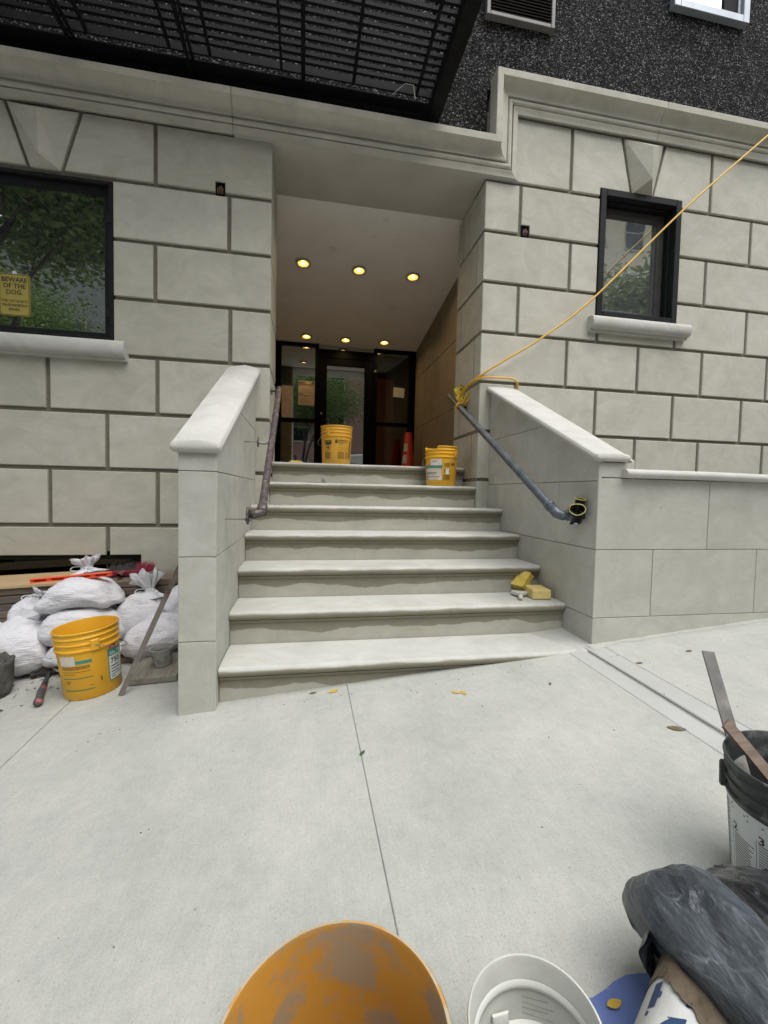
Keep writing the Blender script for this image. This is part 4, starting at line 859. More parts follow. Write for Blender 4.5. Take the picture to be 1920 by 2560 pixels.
# ------------------------------------------------------------------ buckets
def bprof(H=.37, k=1., zk=1.):
    o = [(.001, .0), (.133, .0), (.138, .006), (.1495, .262), (.157, .267), (.1575, .275), (.1505, .280), (.151, .299), (.157, .303), (.157, .309), (.1515, .313), (.152, .332), (.1575, .336), (.1575, .342), (.153, .346), (.1535, .360), (.159, .363), (.1605, .369), (.158, .373), (.154, .373), (.1515, .368), (.1465, .20), (.134, .012), (.001, .008)]
    return [(r*k, z*zk) for r, z in o]
def brad(z): return .138+(.1495-.138)*max(0, min(1, z/.262))
def bucket(name, label, x, y, z, tilt, m, k=1., zk=1., cut=None, group=None, m_in=None, rim=None, n=72, dz=0):
    t_ = thing(name, label, 'bucket', (x, y, z), G_EUL if tilt else (0, 0, 0), group)
    pr = bprof(k=k, zk=zk)
    fn = None
    if cut:
        def fn(i, r, zz, a):
            dgr = math.degrees(a); dgr = dgr-360 if dgr > cut[1]+1 else dgr
            if cut[0] < dgr < cut[1] and zz > .344 and i <= 20: return r if r < .1535 else .1535, .346-.001*(i % 2)
            return r, zz
    mb = MB().lathe(pr, n, fn)
    body = obj('shell', mb, m, t_, world=False, auto=50)
    if m_in:
        body.data.materials.append(m_in); 
        for p in body.data.polygons:
            c = p.center; r_ = math.hypot(c.x, c.y)
            if p.index >= n*19: p.material_index = 1
        if rim:
            body.data.materials.append(rim)
            for p in body.data.polygons:
                if n*17 <= p.index < n*19: p.material_index = 2
    return t_
def patch(t_, nm, m, a0, a1, z0, z1, k=1., zk=1., off=.0009, n=10, ragged=0, seed=0):
    def f(u, v):
        zz = z0+(z1-z0)*v; aa = R(a0+(a1-a0)*u)
        if ragged:
            if v == 0: zz += ragged*noise.noise(Vector((u*7, seed, 0)))
            if v == 1: zz += ragged*noise.noise(Vector((u*7, seed, 5)))
            if u == 0 or u == 1: aa += ragged*4*noise.noise(Vector((v*5, seed, u*9)))
        r = brad(zz)*k+off; return (r*math.cos(aa), r*math.sin(aa), zz*zk)
    return obj(nm, MB().grid(f, n, 6), m, t_, world=False)
def stripes(t_, nm, m, specs, k=1., zk=1., off=.0012):
    mb = MB()
    for a0, a1, z0, z1 in specs:
        def f(u, v): 
            zz = z0+(z1-z0)*v; aa = R(a0+(a1-a0)*u); r = brad(zz)*k+off; return (r*math.cos(aa), r*math.sin(aa), zz*zk)
        mb.grid(f, 6, 2)
    o = obj(nm, mb, m, t_, world=False)
    if len(specs) > 1: o['kind'] = 'stuff'
    return o
def btext(t_, body, size, a0, z, m, k=1., zk=1., bold=False, off=.0014, align='LEFT', wide=1.):
    def f(a, b, c):
        zz = z+b; r = brad(zz)*k+off; aa = R(a0)+a*wide/(.145*k); return (r*math.cos(aa), r*math.sin(aa), zz*zk)
    return obj('lettering', text_mb(body, size, f, bold, align), m, t_, world=False)
def bail(t_, a, z, k, zk, drop, m, sway=1, grip=None):
    for aa in (a, a+180):
        ear = MB(); c, s = math.cos(R(aa)), math.sin(R(aa))
        bx = MB().cbox(-.022, .022, .0005, .012, -.035, .028, .006); ear.add([((.152*k)*c-px*s+py*c, (.152*k)*s+px*c+py*s, z*zk+pz) for px, py, pz in bx.v], bx.f)
        obj('handle_ear', ear, t_.children[0].data.materials[0], t_, world=False)
    pts = []
    for i in range(25):
        f = i/24; aa = R(a+sway*180*f); rr = (.166+.02*math.sin(math.pi*f))*k; pts.append((rr*math.cos(aa), rr*math.sin(aa), z*zk-drop*math.sin(math.pi*f)))
    obj('wire_handle', MB().tube(pts, .0024, 6), m, t_, smooth=True, world=False)
# yellow bucket on the sidewalk by the sandbags
b1 = bucket('plastic_bucket', 'open yellow bucket with white label standing on the sidewalk before the sandbags', -.855, -1.215, ground(-.855, -1.215)+.001, True, YEL1)
bail(b1, -54, .298, 1, 1, .085, DULL)
patch(b1, 'print_band', TEAL, -124, -62, .204, .222, off=.0008); patch(b1, 'label', LABEL_TORN, -126, -92, .196, .250, ragged=.006, seed=2)
stripes(b1, 'print_lines', INK, [(-123, -66, .188, .191), (-123, -66, .181, .1835), (-122, -68, .176, .178), (-122, -66, .160, .162), (-122, -95, .148, .150), (-70, -64, .078, .080), (-118, -108, .102, .105), (-118, -110, .094, .096), (-118, -106, .110, .112)])
stripes(b1, 'print_lines', GREENP, [(-123, -62, .123, .1275), (-123, -62, .055, .0605)])
patch(b1, 'label_frame', TEAL, -32, 8, .062, .240); patch(b1, 'label', LABEL_CLEAN, -30, 8, .068, .200, off=.0013)
btext(b1, 'Sika Thin', .026, -28, .207, LABEL_CLEAN, bold=True, off=.0016); btext(b1, '750', .040, -27, .158, INK, bold=True, off=.0018, wide=1.1)
stripes(b1, 'print_lines', INK, [(-27, -6, .138, .144), (-27, 0, .122, .127), (-27, -4, .106, .111), (-27, 2, .092, .096), (-27, -16, .078, .083)], off=.0018)
tri = MB(); 
def wrap(a_, z_, off=.0013): r = brad(z_)+off; return (r*math.cos(R(a_)), r*math.sin(R(a_)), z_)
tri.add([wrap(-30, .243), wrap(-20, .2425), wrap(-8, .243), wrap(-19, .285)], [(0, 1, 3), (1, 2, 3)]); obj('logo', tri, REDP, b1, world=False)
btext(b1, 'Sika', .013, -25, .249, LABEL_CLEAN, bold=True, off=.0022)
stripes(b1, 'print_mark', INK, [(-49, -47, .085, .112)])
# bucket on the landing
b2 = bucket('plastic_bucket', 'worn yellow bucket with black print standing at the top of the steps', .612, .50, LAND-.001, False, YEL2)
bail(b2, -127, .305, 1, 1, .11, DULL, -1)
patch(b2, 'print_block', INK, -143, -113, .188, .226); btext(b2, 'WARNING', .014, -141, .206, YEL1, bold=True, wide=.9)
ci = MB(); ca_, cz_ = -128, .158
cp_ = lambda a, r_: wrap(ca_+math.degrees(r_*math.cos(a)/.145), cz_+r_*math.sin(a), .0014)
ci.add([cp_(2*math.pi*i/28, .030) for i in range(28)]+[cp_(2*math.pi*i/28, .0255) for i in range(28)], [(i, (i+1) % 28, 28+(i+1) % 28, 28+i) for i in range(28)])
ci.add([cp_(a, r_) for a, r_ in ((R(140), .026), (R(128), .026), (R(-52), .026), (R(-40), .026))], [(0, 1, 2, 3)])
ci.add([cp_(a, r_) for a, r_ in ((R(100), .006), (R(60), .018), (R(10), .012), (R(-60), .014), (R(-110), .012), (R(180), .014))], [(0, 1, 2, 3, 4, 5)]); obj('warning_symbol', ci, INK, b2, world=False)
stripes(b2, 'print_lines', INKB, [(-143, -128, .116, .119)]+[(-143, -113-4*(i % 3), .108-.0075*i, .112-.0075*i) for i in range(9)]+[(-72-12, -45, .178, .180), (-84, -40, .158, .1585+.002), (-88, -42, .132, .134)]+[(-88, -87, .132, .160), (-43, -42, .132, .160), (-80, -50, .145, .148)]+[(-89, -60-3*(i % 2), .112-.0085*i, .116-.0085*i) for i in range(8)]+[(-57, -42, .115-.0085*i, .118-.0085*i) for i in range(8)])
stripes(b2, 'logo', INK, [(-99, -91, .200, .225), (-96, -94, .224, .245), (-99, -98, .224, .236), (-92, -91, .224, .236)])
btext(b2, 'Cathedral Stone', .021, -90, .221, INK, bold=True, wide=.82); btext(b2, 'Products, Inc.', .021, -90, .202, INK, bold=True, wide=.82); btext(b2, 'masonry', .014, -88, .189, INKB)
stripes(b2, 'print_lines', INKB, [(-38, -28, .06, .225)])
# bucket on step six
b3 = bucket('plastic_bucket', 'yellow bucket with broken rim and torn label on the step below the landing', 1.597, .165, NOSE[5][1], False, YEL1, cut=(-206, -121))
bail(b3, -50, .300, 1, 1, .125, DULL, -1)
patch(b3, 'print_band', TEAL, -192, -103, .166, .193); patch(b3, 'label', LABEL_W, -148, -106, .192, .250, off=.0013)
patch(b3, 'label', LABEL_TORN, -192, -104, .055, .163, ragged=.008, seed=5); patch(b3, 'label', LABEL_W, -90, -76, .11, .165, off=.0016, ragged=.004, seed=9)
stripes(b3, 'print_lines', INK, [(-186, -122, .120, .125), (-186, -126, .110, .114), (-188, -112, .083, .088), (-140, -118, .232, .2345), (-142, -124, .222, .226)], off=.0018)
stripes(b3, 'print_lines', INKB, [(-97, -72, .208-.008*i, .2115-.008*i) for i in range(4)]+[(-99, -72, .10-.009*i, .105-.009*i) for i in range(6)]+[(-68, -50, .19, .215)])
ci = MB(); ca_, cz_ = -84, .14
ci.add([cp_(2*math.pi*i/28, .030) for i in range(28)]+[cp_(2*math.pi*i/28, .0235) for i in range(28)], [(i, (i+1) % 28, 28+(i+1) % 28, 28+i) for i in range(28)]); obj('warning_symbol', ci, INK, b3, world=False)
# foreground buckets
b4 = bucket('plastic_bucket', 'orange bucket crusted with mortar inside, nearest the camera at the bottom edge', .382, -3.346, ground(.382, -3.346)+.004, True, YEL1, m_in=ORG_IN, rim=RIM_OR)
bail(b4, 200, .298, 1, 1, .1, DULL)
KW, ZW = .60, .81
b5 = bucket('plastic_bucket', 'small white plastic bucket beside the orange one in the foreground', .668, -3.342, ground(.668, -3.342)+.004, True, WHITE_B, KW, ZW, group=None)
bail(b5, 20, .298, KW, ZW, .06, DULL)
mb = MB(); mb.lathe([(.0895, .262), (.085, .258), (.0845, .250), (.0885, .246)], 48); mb.lathe([(.088, .19), (.078, .186), (.077, .176), (.087, .17)], 48); mb.cbox(-.034, -.006, .076, .082, .165, .222, .002); obj('inner_ring', mb, WHITE_B, b5, world=False, auto=50)
mb = MB()
for q in range(4): mb.add([(.0915*math.cos(R(a_)), .0915*math.sin(R(a_))-.003, z_) for a_, z_ in ((76, .232-.010*q), (50-6*(q % 2), .232-.010*q), (50-6*(q % 2), .2305-.010*q), (76, .2305-.010*q))], [(0, 1, 2, 3)])
obj('moulded_marks', mb, mat('faint_print', (.36, .36, .33), rough=.6), b5, world=False)['kind'] = 'stuff'
KG, ZG = .875, .92
b6 = bucket('plastic_bucket', 'dark mortar-smeared bucket with a white instruction label holding two sticks', 1.514, -3.053, ground(1.514, -3.053)+.002, True, GREY_B, KG, ZG)
INKM = mat('label_ink', (.12, .13, .13), rough=.6)
patch(b6, 'label', LABEL_CLEAN, -262, -110, .02, .258, KG, ZG, n=30)
stripes(b6, 'print_lines', INKM, [(-236+2, -212+3*math.sin(i*2.1), .235-.0075*i, .2385-.0075*i) for i in range(28)]+[(-202, -176-6*abs(math.sin(i*1.7)), .168-.0075*i, .171-.0075*i) for i in range(20)]+[(-172, -150-5*abs(math.sin(i*1.3)), .19-.0075*i, .193-.0075*i) for i in range(22)]+[(-225, -120-10*(i % 2), .248-.008*i, .252-.008*i) for i in range(3)]+[(-205, -204.4, .02, .2), (-174.5, -173.9, .02, .2)], KG, ZG)
btext(b6, '2', .030, -203, .178, INK, KG, ZG, True); btext(b6, '3', .030, -172.5, .196, INK, KG, ZG, True)
mb = MB(); mb.cbox(-.02, .02, -.004, .014, -.02, .03, .004); mb.v = [(.152*KG*math.cos(R(-228))-p[0]*math.sin(R(-228))+p[1]*math.cos(R(-228)), .152*KG*math.sin(R(-228))+p[0]*math.cos(R(-228))+p[1]*math.sin(R(-228)), .285*ZG+p[2]) for p in mb.v]; obj('handle_ear', mb, GREY_B, b6, world=False)
gb = ground(1.514, -3.053)
st = obj('metal_angle', MB(), DULL); p_lo, p_hi = Vector((1.44, -3.06, gb+.10)), Vector((1.560, -2.762, .612))
dd = (p_hi-p_lo).normalized(); su = Vector((.85, .40, 0)); su = (su-su.dot(dd)*dd).normalized(); sv = dd.cross(su)
mb = MB()
def lprof(p): return [p+su*a+sv*b for a, b in ((-.030, .012), (0, -.006), (.020, .022), (.018, .024), (0, -.001), (-.029, .016))]
mb.add(lprof(p_lo)+lprof(p_hi), [(k, (k+1) % 6, 6+(k+1) % 6, 6+k) for k in range(6)]+[(0, 1, 4, 5), (1, 2, 3, 4), (6, 11, 10, 7), (7, 10, 9, 8)])
bpy.data.objects.remove(st); tag(obj('metal_angle', mb, mat('angle_metal', (.10, .095, .085), (.16, .152, .14), 18, .65, stain=(.24, .23, .21), stain_scale=12, stain_lo=.55, stain_hi=.7)), 'grey L-shaped metal angle sticking up out of the dark bucket', 'metal bar')
q0, q1 = Vector((1.56, -3.10, gb+.14)), Vector((1.405, -2.95, .50)); dd = (q1-q0).normalized(); su = dd.cross(Vector((.3, -.9, 0))).normalized(); sv = dd.cross(su)
mb = MB(); mb.add([q+su*a+sv*b for q in (q0, q1) for a, b in ((-.017, -.004), (.017, -.004), (.017, .004), (-.017, .004))], [(0, 1, 2, 3), (7, 6, 5, 4), (0, 4, 5, 1), (1, 5, 6, 2), (2, 6, 7, 3), (3, 7, 4, 0)])
tag(obj('wooden_stick', mb, WOODS[1]), 'brown flat wooden stick leaning inside the dark bucket', 'stick')
mw = MB().lathe([(.001, .13), (.118, .132)], 32); mw.v = [(p[0], p[1], p[2]+.006*noise.noise(Vector((p[0]*30, p[1]*30, 1)))) for p in mw.v]; obj('mortar_residue', mw, CRUST, b6, world=False)

# ------------------------------------------------------------------ lumber pile, boards
LT = -.055
def tz(x, z): return z+.055*(x+1.2)
lum = thing('lumber_pile', 'stack of weathered grey boards against the wall behind the sandbags', 'lumber', (-1.3, -.28, ground(-1.3, -.28)))
zc = ground(-1.2, -.3)+.012; th = .047
random.seed(11)
for L in range(9):
    ycur = -.53+random.uniform(-.012, .014); 
    for q in range(3):
        wd_ = random.choice((.14, .19, .165)); y1_ = min(ycur+wd_, -.02)
        x0_, x1_ = -2.6+random.uniform(-.2, .2), random.choice((-.42, -.46, -.39)); z_ = zc+L*(th+.0035)
        mb = MB(); mb.cbox(x0_, x1_, ycur, y1_-.005, z_, z_+th, .004, lambda p: (p[0], p[1]+.004*math.sin(p[0]*2+L), tz(p[0], p[2])+.002*math.sin(p[0]*3+L*2)))
        obj('board', mb, WOODS[random.choice((0, 0, 1, 1, 2) if L < 8 else (1, 2))], lum); ycur = y1_
        if ycur > -.06: break
ztop = zc+9*(th+.0035)
pl = MB(); pl.prism([(-2.6, -.545), (-1.29, -.535), (-1.26, -.05), (-2.6, -.05)], ztop+.022, ztop+.002, .002, lambda u, v, w_: (u, v, tz(u, w_))); tag(obj('plywood_sheet', pl, PLY), 'pale tan plywood sheet lying on the lumber pile', 'plywood')
sp_ = MB(); sp_.cbox(-2.4, -.36, -.90, -.72, .0, .038, .004, lambda p: (p[0], p[1]+.05*(p[0]+1.3)*.3, p[2]+ground(p[0], -.8)+.002)); tag(obj('sleeper_plank', sp_, WOODS[1]), 'long brown plank lying flat on the sidewalk under the sandbags', 'plank')
# sandbags ---------------------------------------------------------------
def sgnp(v, e): return math.copysign(abs(v)**e, v)
def sandbag(label, c, ax, rot, seed, tie=None, droop=0., pinch=.55, n=56, mdl=40):
    t_ = thing('sandbag', label, 'sandbag', c, (0, 0, 0), 'white woven sandbags by the stoop')
    E_ = Matrix.Rotation(R(rot[2]), 3, 'Z') @ Matrix.Rotation(R(rot[1]), 3, 'Y') @ Matrix.Rotation(R(rot[0]), 3, 'X')
    a, b, cc = ax; mb = MB(); vs_ = []
    for jv in range(mdl+1):
        ph = -math.pi/2+math.pi*jv/mdl
        for i in range(n):
            th_ = 2*math.pi*i/n
            x = sgnp(math.cos(th_), .72)*sgnp(math.cos(ph), .62); y = sgnp(math.sin(th_), .72)*sgnp(math.cos(ph), .62); z = sgnp(math.sin(ph), .8)
            z *= 1-pinch*abs(x)**3-.25*abs(y)**4
            p = Vector((x*a, y*b, z*cc - droop*abs(x)**2.2))
            q = Vector((x*2.1+seed, y*2.1, z*1.6)); n1 = noise.noise(q); q2 = Vector((x*4+seed*3, y*4, z*9)); n2 = noise.ridged_multi_fractal(q2, 1., 2., 3, 1., 2.)*.5
            nr = Vector((x/a, y/b, z/cc)).normalized(); p += nr*(n1*.022+(n2-.7)*.011)
            vs_.append(E_ @ p)
    fs = [(jv*n+i, jv*n+(i+1) % n, (jv+1)*n+(i+1) % n, (jv+1)*n+i) for jv in range(mdl) for i in range(n)]
    obj('sack', mb.add(vs_, fs), BAG, t_, smooth=True, world=False)
    if tie:
        nk, top, r0, r1, sh = [Vector(v) if isinstance(v, tuple) else v for v in tie]; ax_ = (top-nk).normalized(); u = ax_.orthogonal().normalized(); v = ax_.cross(u)
        mb = MB(); vs_ = []; m_ = 80; ln = (top-nk).length
        rings = [(-.55, sh), (-.38, sh*.78), (-.22, sh*.5), (-.1, r0*1.5), (0, r0), (.12, r0*1.15), (.35, r1*.5), (.6, r1*.75), (.85, r1*.97), (1., r1)]
        for f, r in rings:
            for i in range(m_):
                a_ = 2*math.pi*i/m_; fold = .10+.16*max(0, f)+(.10 if f < 0 else 0)
                rr_ = r*(1+fold*math.sin(9*a_+seed+2*noise.noise(Vector((math.cos(a_), math.sin(a_), seed))))+fold*.8*math.sin(13*a_+seed*2+f*2+3*noise.noise(Vector((math.sin(a_), math.cos(a_), seed+f))))); hh = ln*f+(max(0, f)**2)*ln*(.55*noise.noise(Vector((math.cos(a_)*1.3+seed, math.sin(a_)*1.3, 0)))+.30*noise.noise(Vector((math.cos(a_)*3.5, math.sin(a_)*3.5, seed))))
                vs_.append(nk+ax_*hh+u*math.cos(a_)*rr_+v*math.sin(a_)*rr_)
        mb.add(vs_, [(k*m_+i, k*m_+(i+1) % m_, (k+1)*m_+(i+1) % m_, (k+1)*m_+i) for k in range(len(rings)-1) for i in range(m_)])
        obj('gathered_top', mb, BAG, t_, smooth=True)
        mb = MB()
        for s_ in range(2): mb.tube([nk+ax_*(.004*s_)+u*math.cos(2*math.pi*i/14)*(r0*1.2+.002)+v*math.sin(2*math.pi*i/14)*(r0*1.2+.002) for i in range(15)], .0035, 6)
        mb.tube(spline([nk+u*r0, nk+Vector((-.06, -.04, .015)), nk+Vector((-.075, -.06, -.005)), nk+Vector((-.03, -.05, -.012))]), .003, 6)
        mb.tube(spline([nk-u*r0, nk+Vector((.05, -.05, .012)), nk+Vector((.075, -.06, -.02))]), .003, 6); obj('tie_string', mb, LABEL_CLEAN, t_, smooth=True)
    return t_
sandbag('white sandbag on top of its pile, under the orange level', (-1.14, -.72, .385), (.245, .19, .105), (0, -5, 4), 1.3, ((-1.19, -.53, .515), (-1.205, -.52, .58), .028, .075, .10), droop=.07)
sandbag('white sandbag just behind the rim of the yellow bucket, second from the top', (-1.09, -.77, .195), (.25, .2, .125), (0, 2, -3), 4.1, droop=.05)
sandbag('lowest white sandbag, mostly hidden by the yellow bucket', (-1.07, -.80, .035), (.23, .19, .09), (0, -4, 2), 7.7, droop=.02)
sandbag('large round white sandbag in the lower left, next to the mud bucket', (-1.455, -.80, .065), (.20, .2, .165), (0, 6, 6), 9.2, pinch=.3, droop=.03)
sandbag('white sandbag leaning between the topmost sandbag and the lumber', (-1.485, -.62, .235), (.115, .13, .10), (0, -34, 8), 12.5, ((-1.45, -.60, .34), (-1.44, -.59, .375), .03, .045, .05), pinch=.35)
sandbag('slumped white sandbag farthest left against the lumber', (-1.76, -.66, .075), (.17, .14, .10), (0, 10, -4), 15.1)
sandbag('upright white sandbag with its neck gathered and tied, beside the wing wall', (-.785, -.66, .165), (.155, .14, .20), (0, 0, 0), 18.4, ((-.745, -.64, .375), (-.775, -.62, .49), .024, .085, .085), pinch=.15)
sandbag('large white sandbag lying against the wing wall behind the plank', (-.645, -.80, .105), (.215, .18, .125), (0, -18, -3), 21.9, droop=.03)
sandbag('white sandbag squeezed highest against the wing wall', (-.55, -.60, .285), (.13, .14, .115), (0, -30, 0), 25.3, pinch=.4)
# orange level
lv = thing('spirit_level', 'bright orange spirit level lying across the topmost sandbag', 'level', (-1.19, -.72, .49))
a0_, a1_ = Vector((-1.425, -.735, .470)), Vector((-.965, -.70, .505)); dd = (a1_-a0_).normalized(); yy = Vector((0, 1, 0)); yy = (yy-yy.dot(dd)*dd).normalized(); zz_ = dd.cross(yy)
def lvl(u, v, w_): return a0_+dd*u+yy*w_+zz_*v
Lh = (a1_-a0_).length
mb = MB(); mb.cbox(0, Lh, -.024, .024, -.013, -.008, .001, lambda p: tuple(lvl(p[0], p[2], p[1]))); mb.cbox(0, Lh, -.024, .024, .008, .013, .001, lambda p: tuple(lvl(p[0], p[2], p[1])))
for u0, u1 in ((0, .02), (.09, .12), (.19, .27), (.34, .37), (.44, Lh)): mb.cbox(u0, u1, -.018, .018, -.0079, .0079, .001, lambda p: tuple(lvl(p[0], p[2], p[1])))
obj('body', mb, LEVEL, lv); obj('web', MB().box(.001, Lh-.001, -.004, .004, -.0078, .0078, lambda p: tuple(lvl(p[0], p[2], p[1]))), mat('level_recess', (.45, .05, .015), rough=.6), lv)
# broom
br = thing('push_broom', 'dark red push broom with black and red bristles lying on the lumber', 'broom', (-1.0, -.3, ztop+.01))
zt_ = ztop+.0
mb = MB(); mb.cbox(-1.16, -.86, -.36, -.30, zt_+.005, zt_+.045, .006, lambda p: (p[0], p[1]-.1*(p[0]+1.0), tz(p[0], p[2]))); obj('head', mb, BRED, br)
mb = MB(); mb.tube([(-1.03, -.33, zt_+.045), (-1.012, -.47, zt_+.042)], .017, 10, False); mb.tube([(-1.03, -.33, zt_+.045), (-1.012, -.468, zt_+.042)], .012, 10, False); obj('handle_socket', mb, mat('socket_metal', (.16, .08, .07), rough=.5), br)
for m_, x0_, x1_ in ((BRIS_D, -1.16, -.94), (BRIS_R, -.95, -.84)):
    mb = MB()
    for q in range(260):
        x = random.uniform(x0_, x1_); y = random.uniform(-.32, -.25)-.1*(x+1.0); z = tz(x, zt_+random.uniform(.02, .045)); h = Vector((random.uniform(-.02, .03), random.uniform(.0, .05), random.uniform(.03, .075))); wv = Vector((.0022, .001, 0))
        mb.add([Vector((x, y, z))-wv, Vector((x, y, z))+wv, Vector((x, y, z))+h+Vector((random.uniform(-.006, .006), 0, 0))], [(0, 1, 2)])
    obj('bristles', mb, m_, br)['kind'] = 'stuff'
# leaning bar, plank, cup, hammer, mud bucket
r0, r1 = Vector((-.661, -1.359, ground(-.661, -1.359)+.004)), Vector((-.296, -1.277, .855)); dd = (r1-r0).normalized(); su = Vector((.2, -.97, 0)); su = (su-su.dot(dd)*dd).normalized(); sv = dd.cross(su)
mb = MB(); mb.add([q+su*a_+sv*b_ for q in (r0, r1) for a_, b_ in ((-.005, -.014), (.005, -.014), (.005, .014), (-.005, .014))], [(0, 1, 2, 3), (7, 6, 5, 4), (0, 4, 5, 1), (1, 5, 6, 2), (2, 6, 7, 3), (3, 7, 4, 0)])
tag(obj('straight_bar', mb, mat('mortar_stained_bar', (.16, .14, .12), (.24, .215, .19), 14, .7, stain=(.11, .07, .055), stain_scale=7, stain_lo=.5, stain_hi=.6)), 'long grey bar leaning against the left wing wall', 'bar')
pk = MB(); pk.cbox(-.685, -.40, -1.265, -.83, .0, .040, .005, lambda p: (p[0]+.12*(p[1]+1.05)*0, p[1]-.09*(p[0]+.55), p[2]+ground(p[0], p[1])+.003)); tag(obj('plank_offcut', pk, PLANKM), 'thick grey plank offcut lying on the sidewalk under the mortar cup', 'plank')
cu = thing('mortar_cup', 'small grey plastic cup smeared with mortar on the plank offcut', 'cup', (-.522, -1.105, ground(-.522, -1.105)+.046), G_EUL)
mb = MB().lathe([(.001, 0), (.047, 0), (.049, .004), (.062, .098), (.066, .100), (.066, .107), (.061, .107), (.060, .10), (.052, .04), (.001, .04)], 40); obj('shell', mb, GREYCUP, cu, world=False, auto=50)
mw = MB().grid(lambda u, v: (.056*v*math.cos(2*math.pi*u), .056*v*math.sin(2*math.pi*u), .078+.02*noise.noise(Vector((v*3*math.cos(6.28*u), v*3*math.sin(6.28*u), 2)))), 25, 8); obj('mortar', mw, CRUST, cu, world=False, smooth=True)
hm = thing('hammer', 'claw hammer with a worn black and red grip lying left of the yellow bucket', 'hammer', (-1.2, -1.0, ground(-1.2, -1.0)+.012))
gz = lambda x, y, h: (x, y, ground(x, y)+h)
mb = MB(); mb.tube([gz(-1.318, -.945, .022), gz(-1.296, -.940, .022)], [.019, .019], 12); mb.tube([gz(-1.296, -.940, .022), gz(-1.27, -.937, .022), gz(-1.235, -.932, .022)], [.012, .011, .015], 10); mb.tube([gz(-1.235, -.932, .022), gz(-1.19, -.925, .024), gz(-1.14, -.93, .018), gz(-1.11, -.945, .012)], [.015, .014, .010, .005], 8); obj('head', mb, mat('hammer_head', (.035, .035, .037), (.07, .07, .07), 20, .5, metal=.5), hm)
mb = MB(); mb.tube([gz(-1.222, -.94, .022), gz(-1.21, -.985, .02), gz(-1.185, -1.05, .018), gz(-1.155, -1.13, .019)], [.013, .011, .012, .016], 10); obj('handle', mb, mat('hammer_handle', (.03, .03, .033), (.07, .07, .07), 25, .6), hm, smooth=True)
mb = MB(); mb.tube([gz(-1.157, -1.125, .019), gz(-1.13, -1.20, .021), gz(-1.095, -1.28, .020), gz(-1.068, -1.345, .022), gz(-1.062, -1.362, .021)], [.016, .0185, .018, .022, .014], 12); obj('grip', mb, mat('hammer_grip', (.045, .043, .045), (.10, .10, .10), 16, .6, stain=(.40, .12, .13), stain_scale=7, stain_lo=.48, stain_hi=.56), hm, smooth=True)
mb = MB(); mb.tube([gz(-1.275, -.86, .045), gz(-1.13, -.985, .03)], .0055, 8); tag(obj('wooden_dowel', mb, LABEL_TORN), 'thin pale stick lying across the hammer head', 'stick')
mb = MB(); mb.cbox(-1.15, -.985, -.955, -.925, .004, .022, .003, lambda p: (p[0], p[1]+.3*(p[0]+1.06), p[2]+ground(p[0], p[1]))); tag(obj('pry_bar', mb, RUBBER), 'short black flat bar on the ground behind the yellow bucket', 'pry bar')
md = thing('mud_bucket', 'black rubber bucket caked with mortar, cut by the left edge', 'bucket', (-1.425, -1.15, ground(-1.425, -1.15)))
def mdf(k, r, z, a): 
    q = Vector((math.cos(a)*2, math.sin(a)*2, z*9)); s_ = noise.fractal(q, 1., 2., 4); return (r+.016*s_ if 0 < k < 7 else r, z+.014*s_*(1 if k > 2 else 0))
mb = MB().lathe([(.001, 0), (.092, 0), (.10, .03), (.108, .08), (.114, .14), (.120, .19), (.122, .215), (.108, .215), (.10, .12), (.001, .11)], 64, mdf); obj('shell', mb, CRUST, md, world=False, smooth=True)
cr = MB(); random.seed(5)
for q in range(170):
    a_ = random.uniform(0, 6.28); rr_ = abs(random.gauss(.16, .09)); x, y = -1.36+rr_*math.cos(a_)*1.4, -1.06+rr_*math.sin(a_)*1.1; s_ = random.choice((.003, .004, .005, .008, .014))
    if x > -1.03 or y > -.85: continue
    pts = [Vector((random.uniform(-1, 1), random.uniform(-1, 1), random.uniform(.0, .8)))*s_+Vector(gz(x, y, .001)) for _ in range(5)]
    cr.add(pts, [(0, 1, 2), (0, 2, 3), (0, 3, 4), (0, 4, 1), (1, 2, 4), (2, 3, 4)])
tag(obj('mortar_crumbs', cr, CRUST), 'dark mortar crumbs scattered round the mud bucket', None, kind='stuff')

# ------------------------------------------------------------------ things on the steps
T2 = NOSE[1][1]; TL = LAND
s1 = MB(); s1.cbox(-.063, .063, -.095, .095, 0, .062, .006); s1.v = [(1.912+p[0]*math.cos(R(-9))-p[1]*math.sin(R(-9)), -1.113+p[0]*math.sin(R(-9))+p[1]*math.cos(R(-9)), T2+.0025+p[2]) for p in s1.v]
tag(obj('sponge', s1, SPONGE), 'clean rectangular yellow sponge lying flat on the second step', 'sponge', 'sponges on the second step')
sp2 = thing('sponge', 'worn dirty yellow sponge propped up against the clean one', 'sponge', (1.85, -.99, T2+.002), group='sponges on the second step')
E2 = Matrix.Rotation(R(28), 3, 'Z') @ Matrix.Rotation(R(-48), 3, 'Y'); bs = MB().cbox(-.015, .115, -.05, .05, -.02, .038, .012); bs2 = MB()
def warp(p): v = Vector(p); v += Vector((noise.noise(v*14), noise.noise(v*14+Vector((9, 0, 0))), noise.noise(v*14+Vector((0, 9, 0)))))*.012; return tuple(E2 @ v+Vector((1.845, -1.0, T2+.048)))
mb = MB(); mb.grid(lambda u, v: (0, 0, 0), 2, 2); mb = MB()
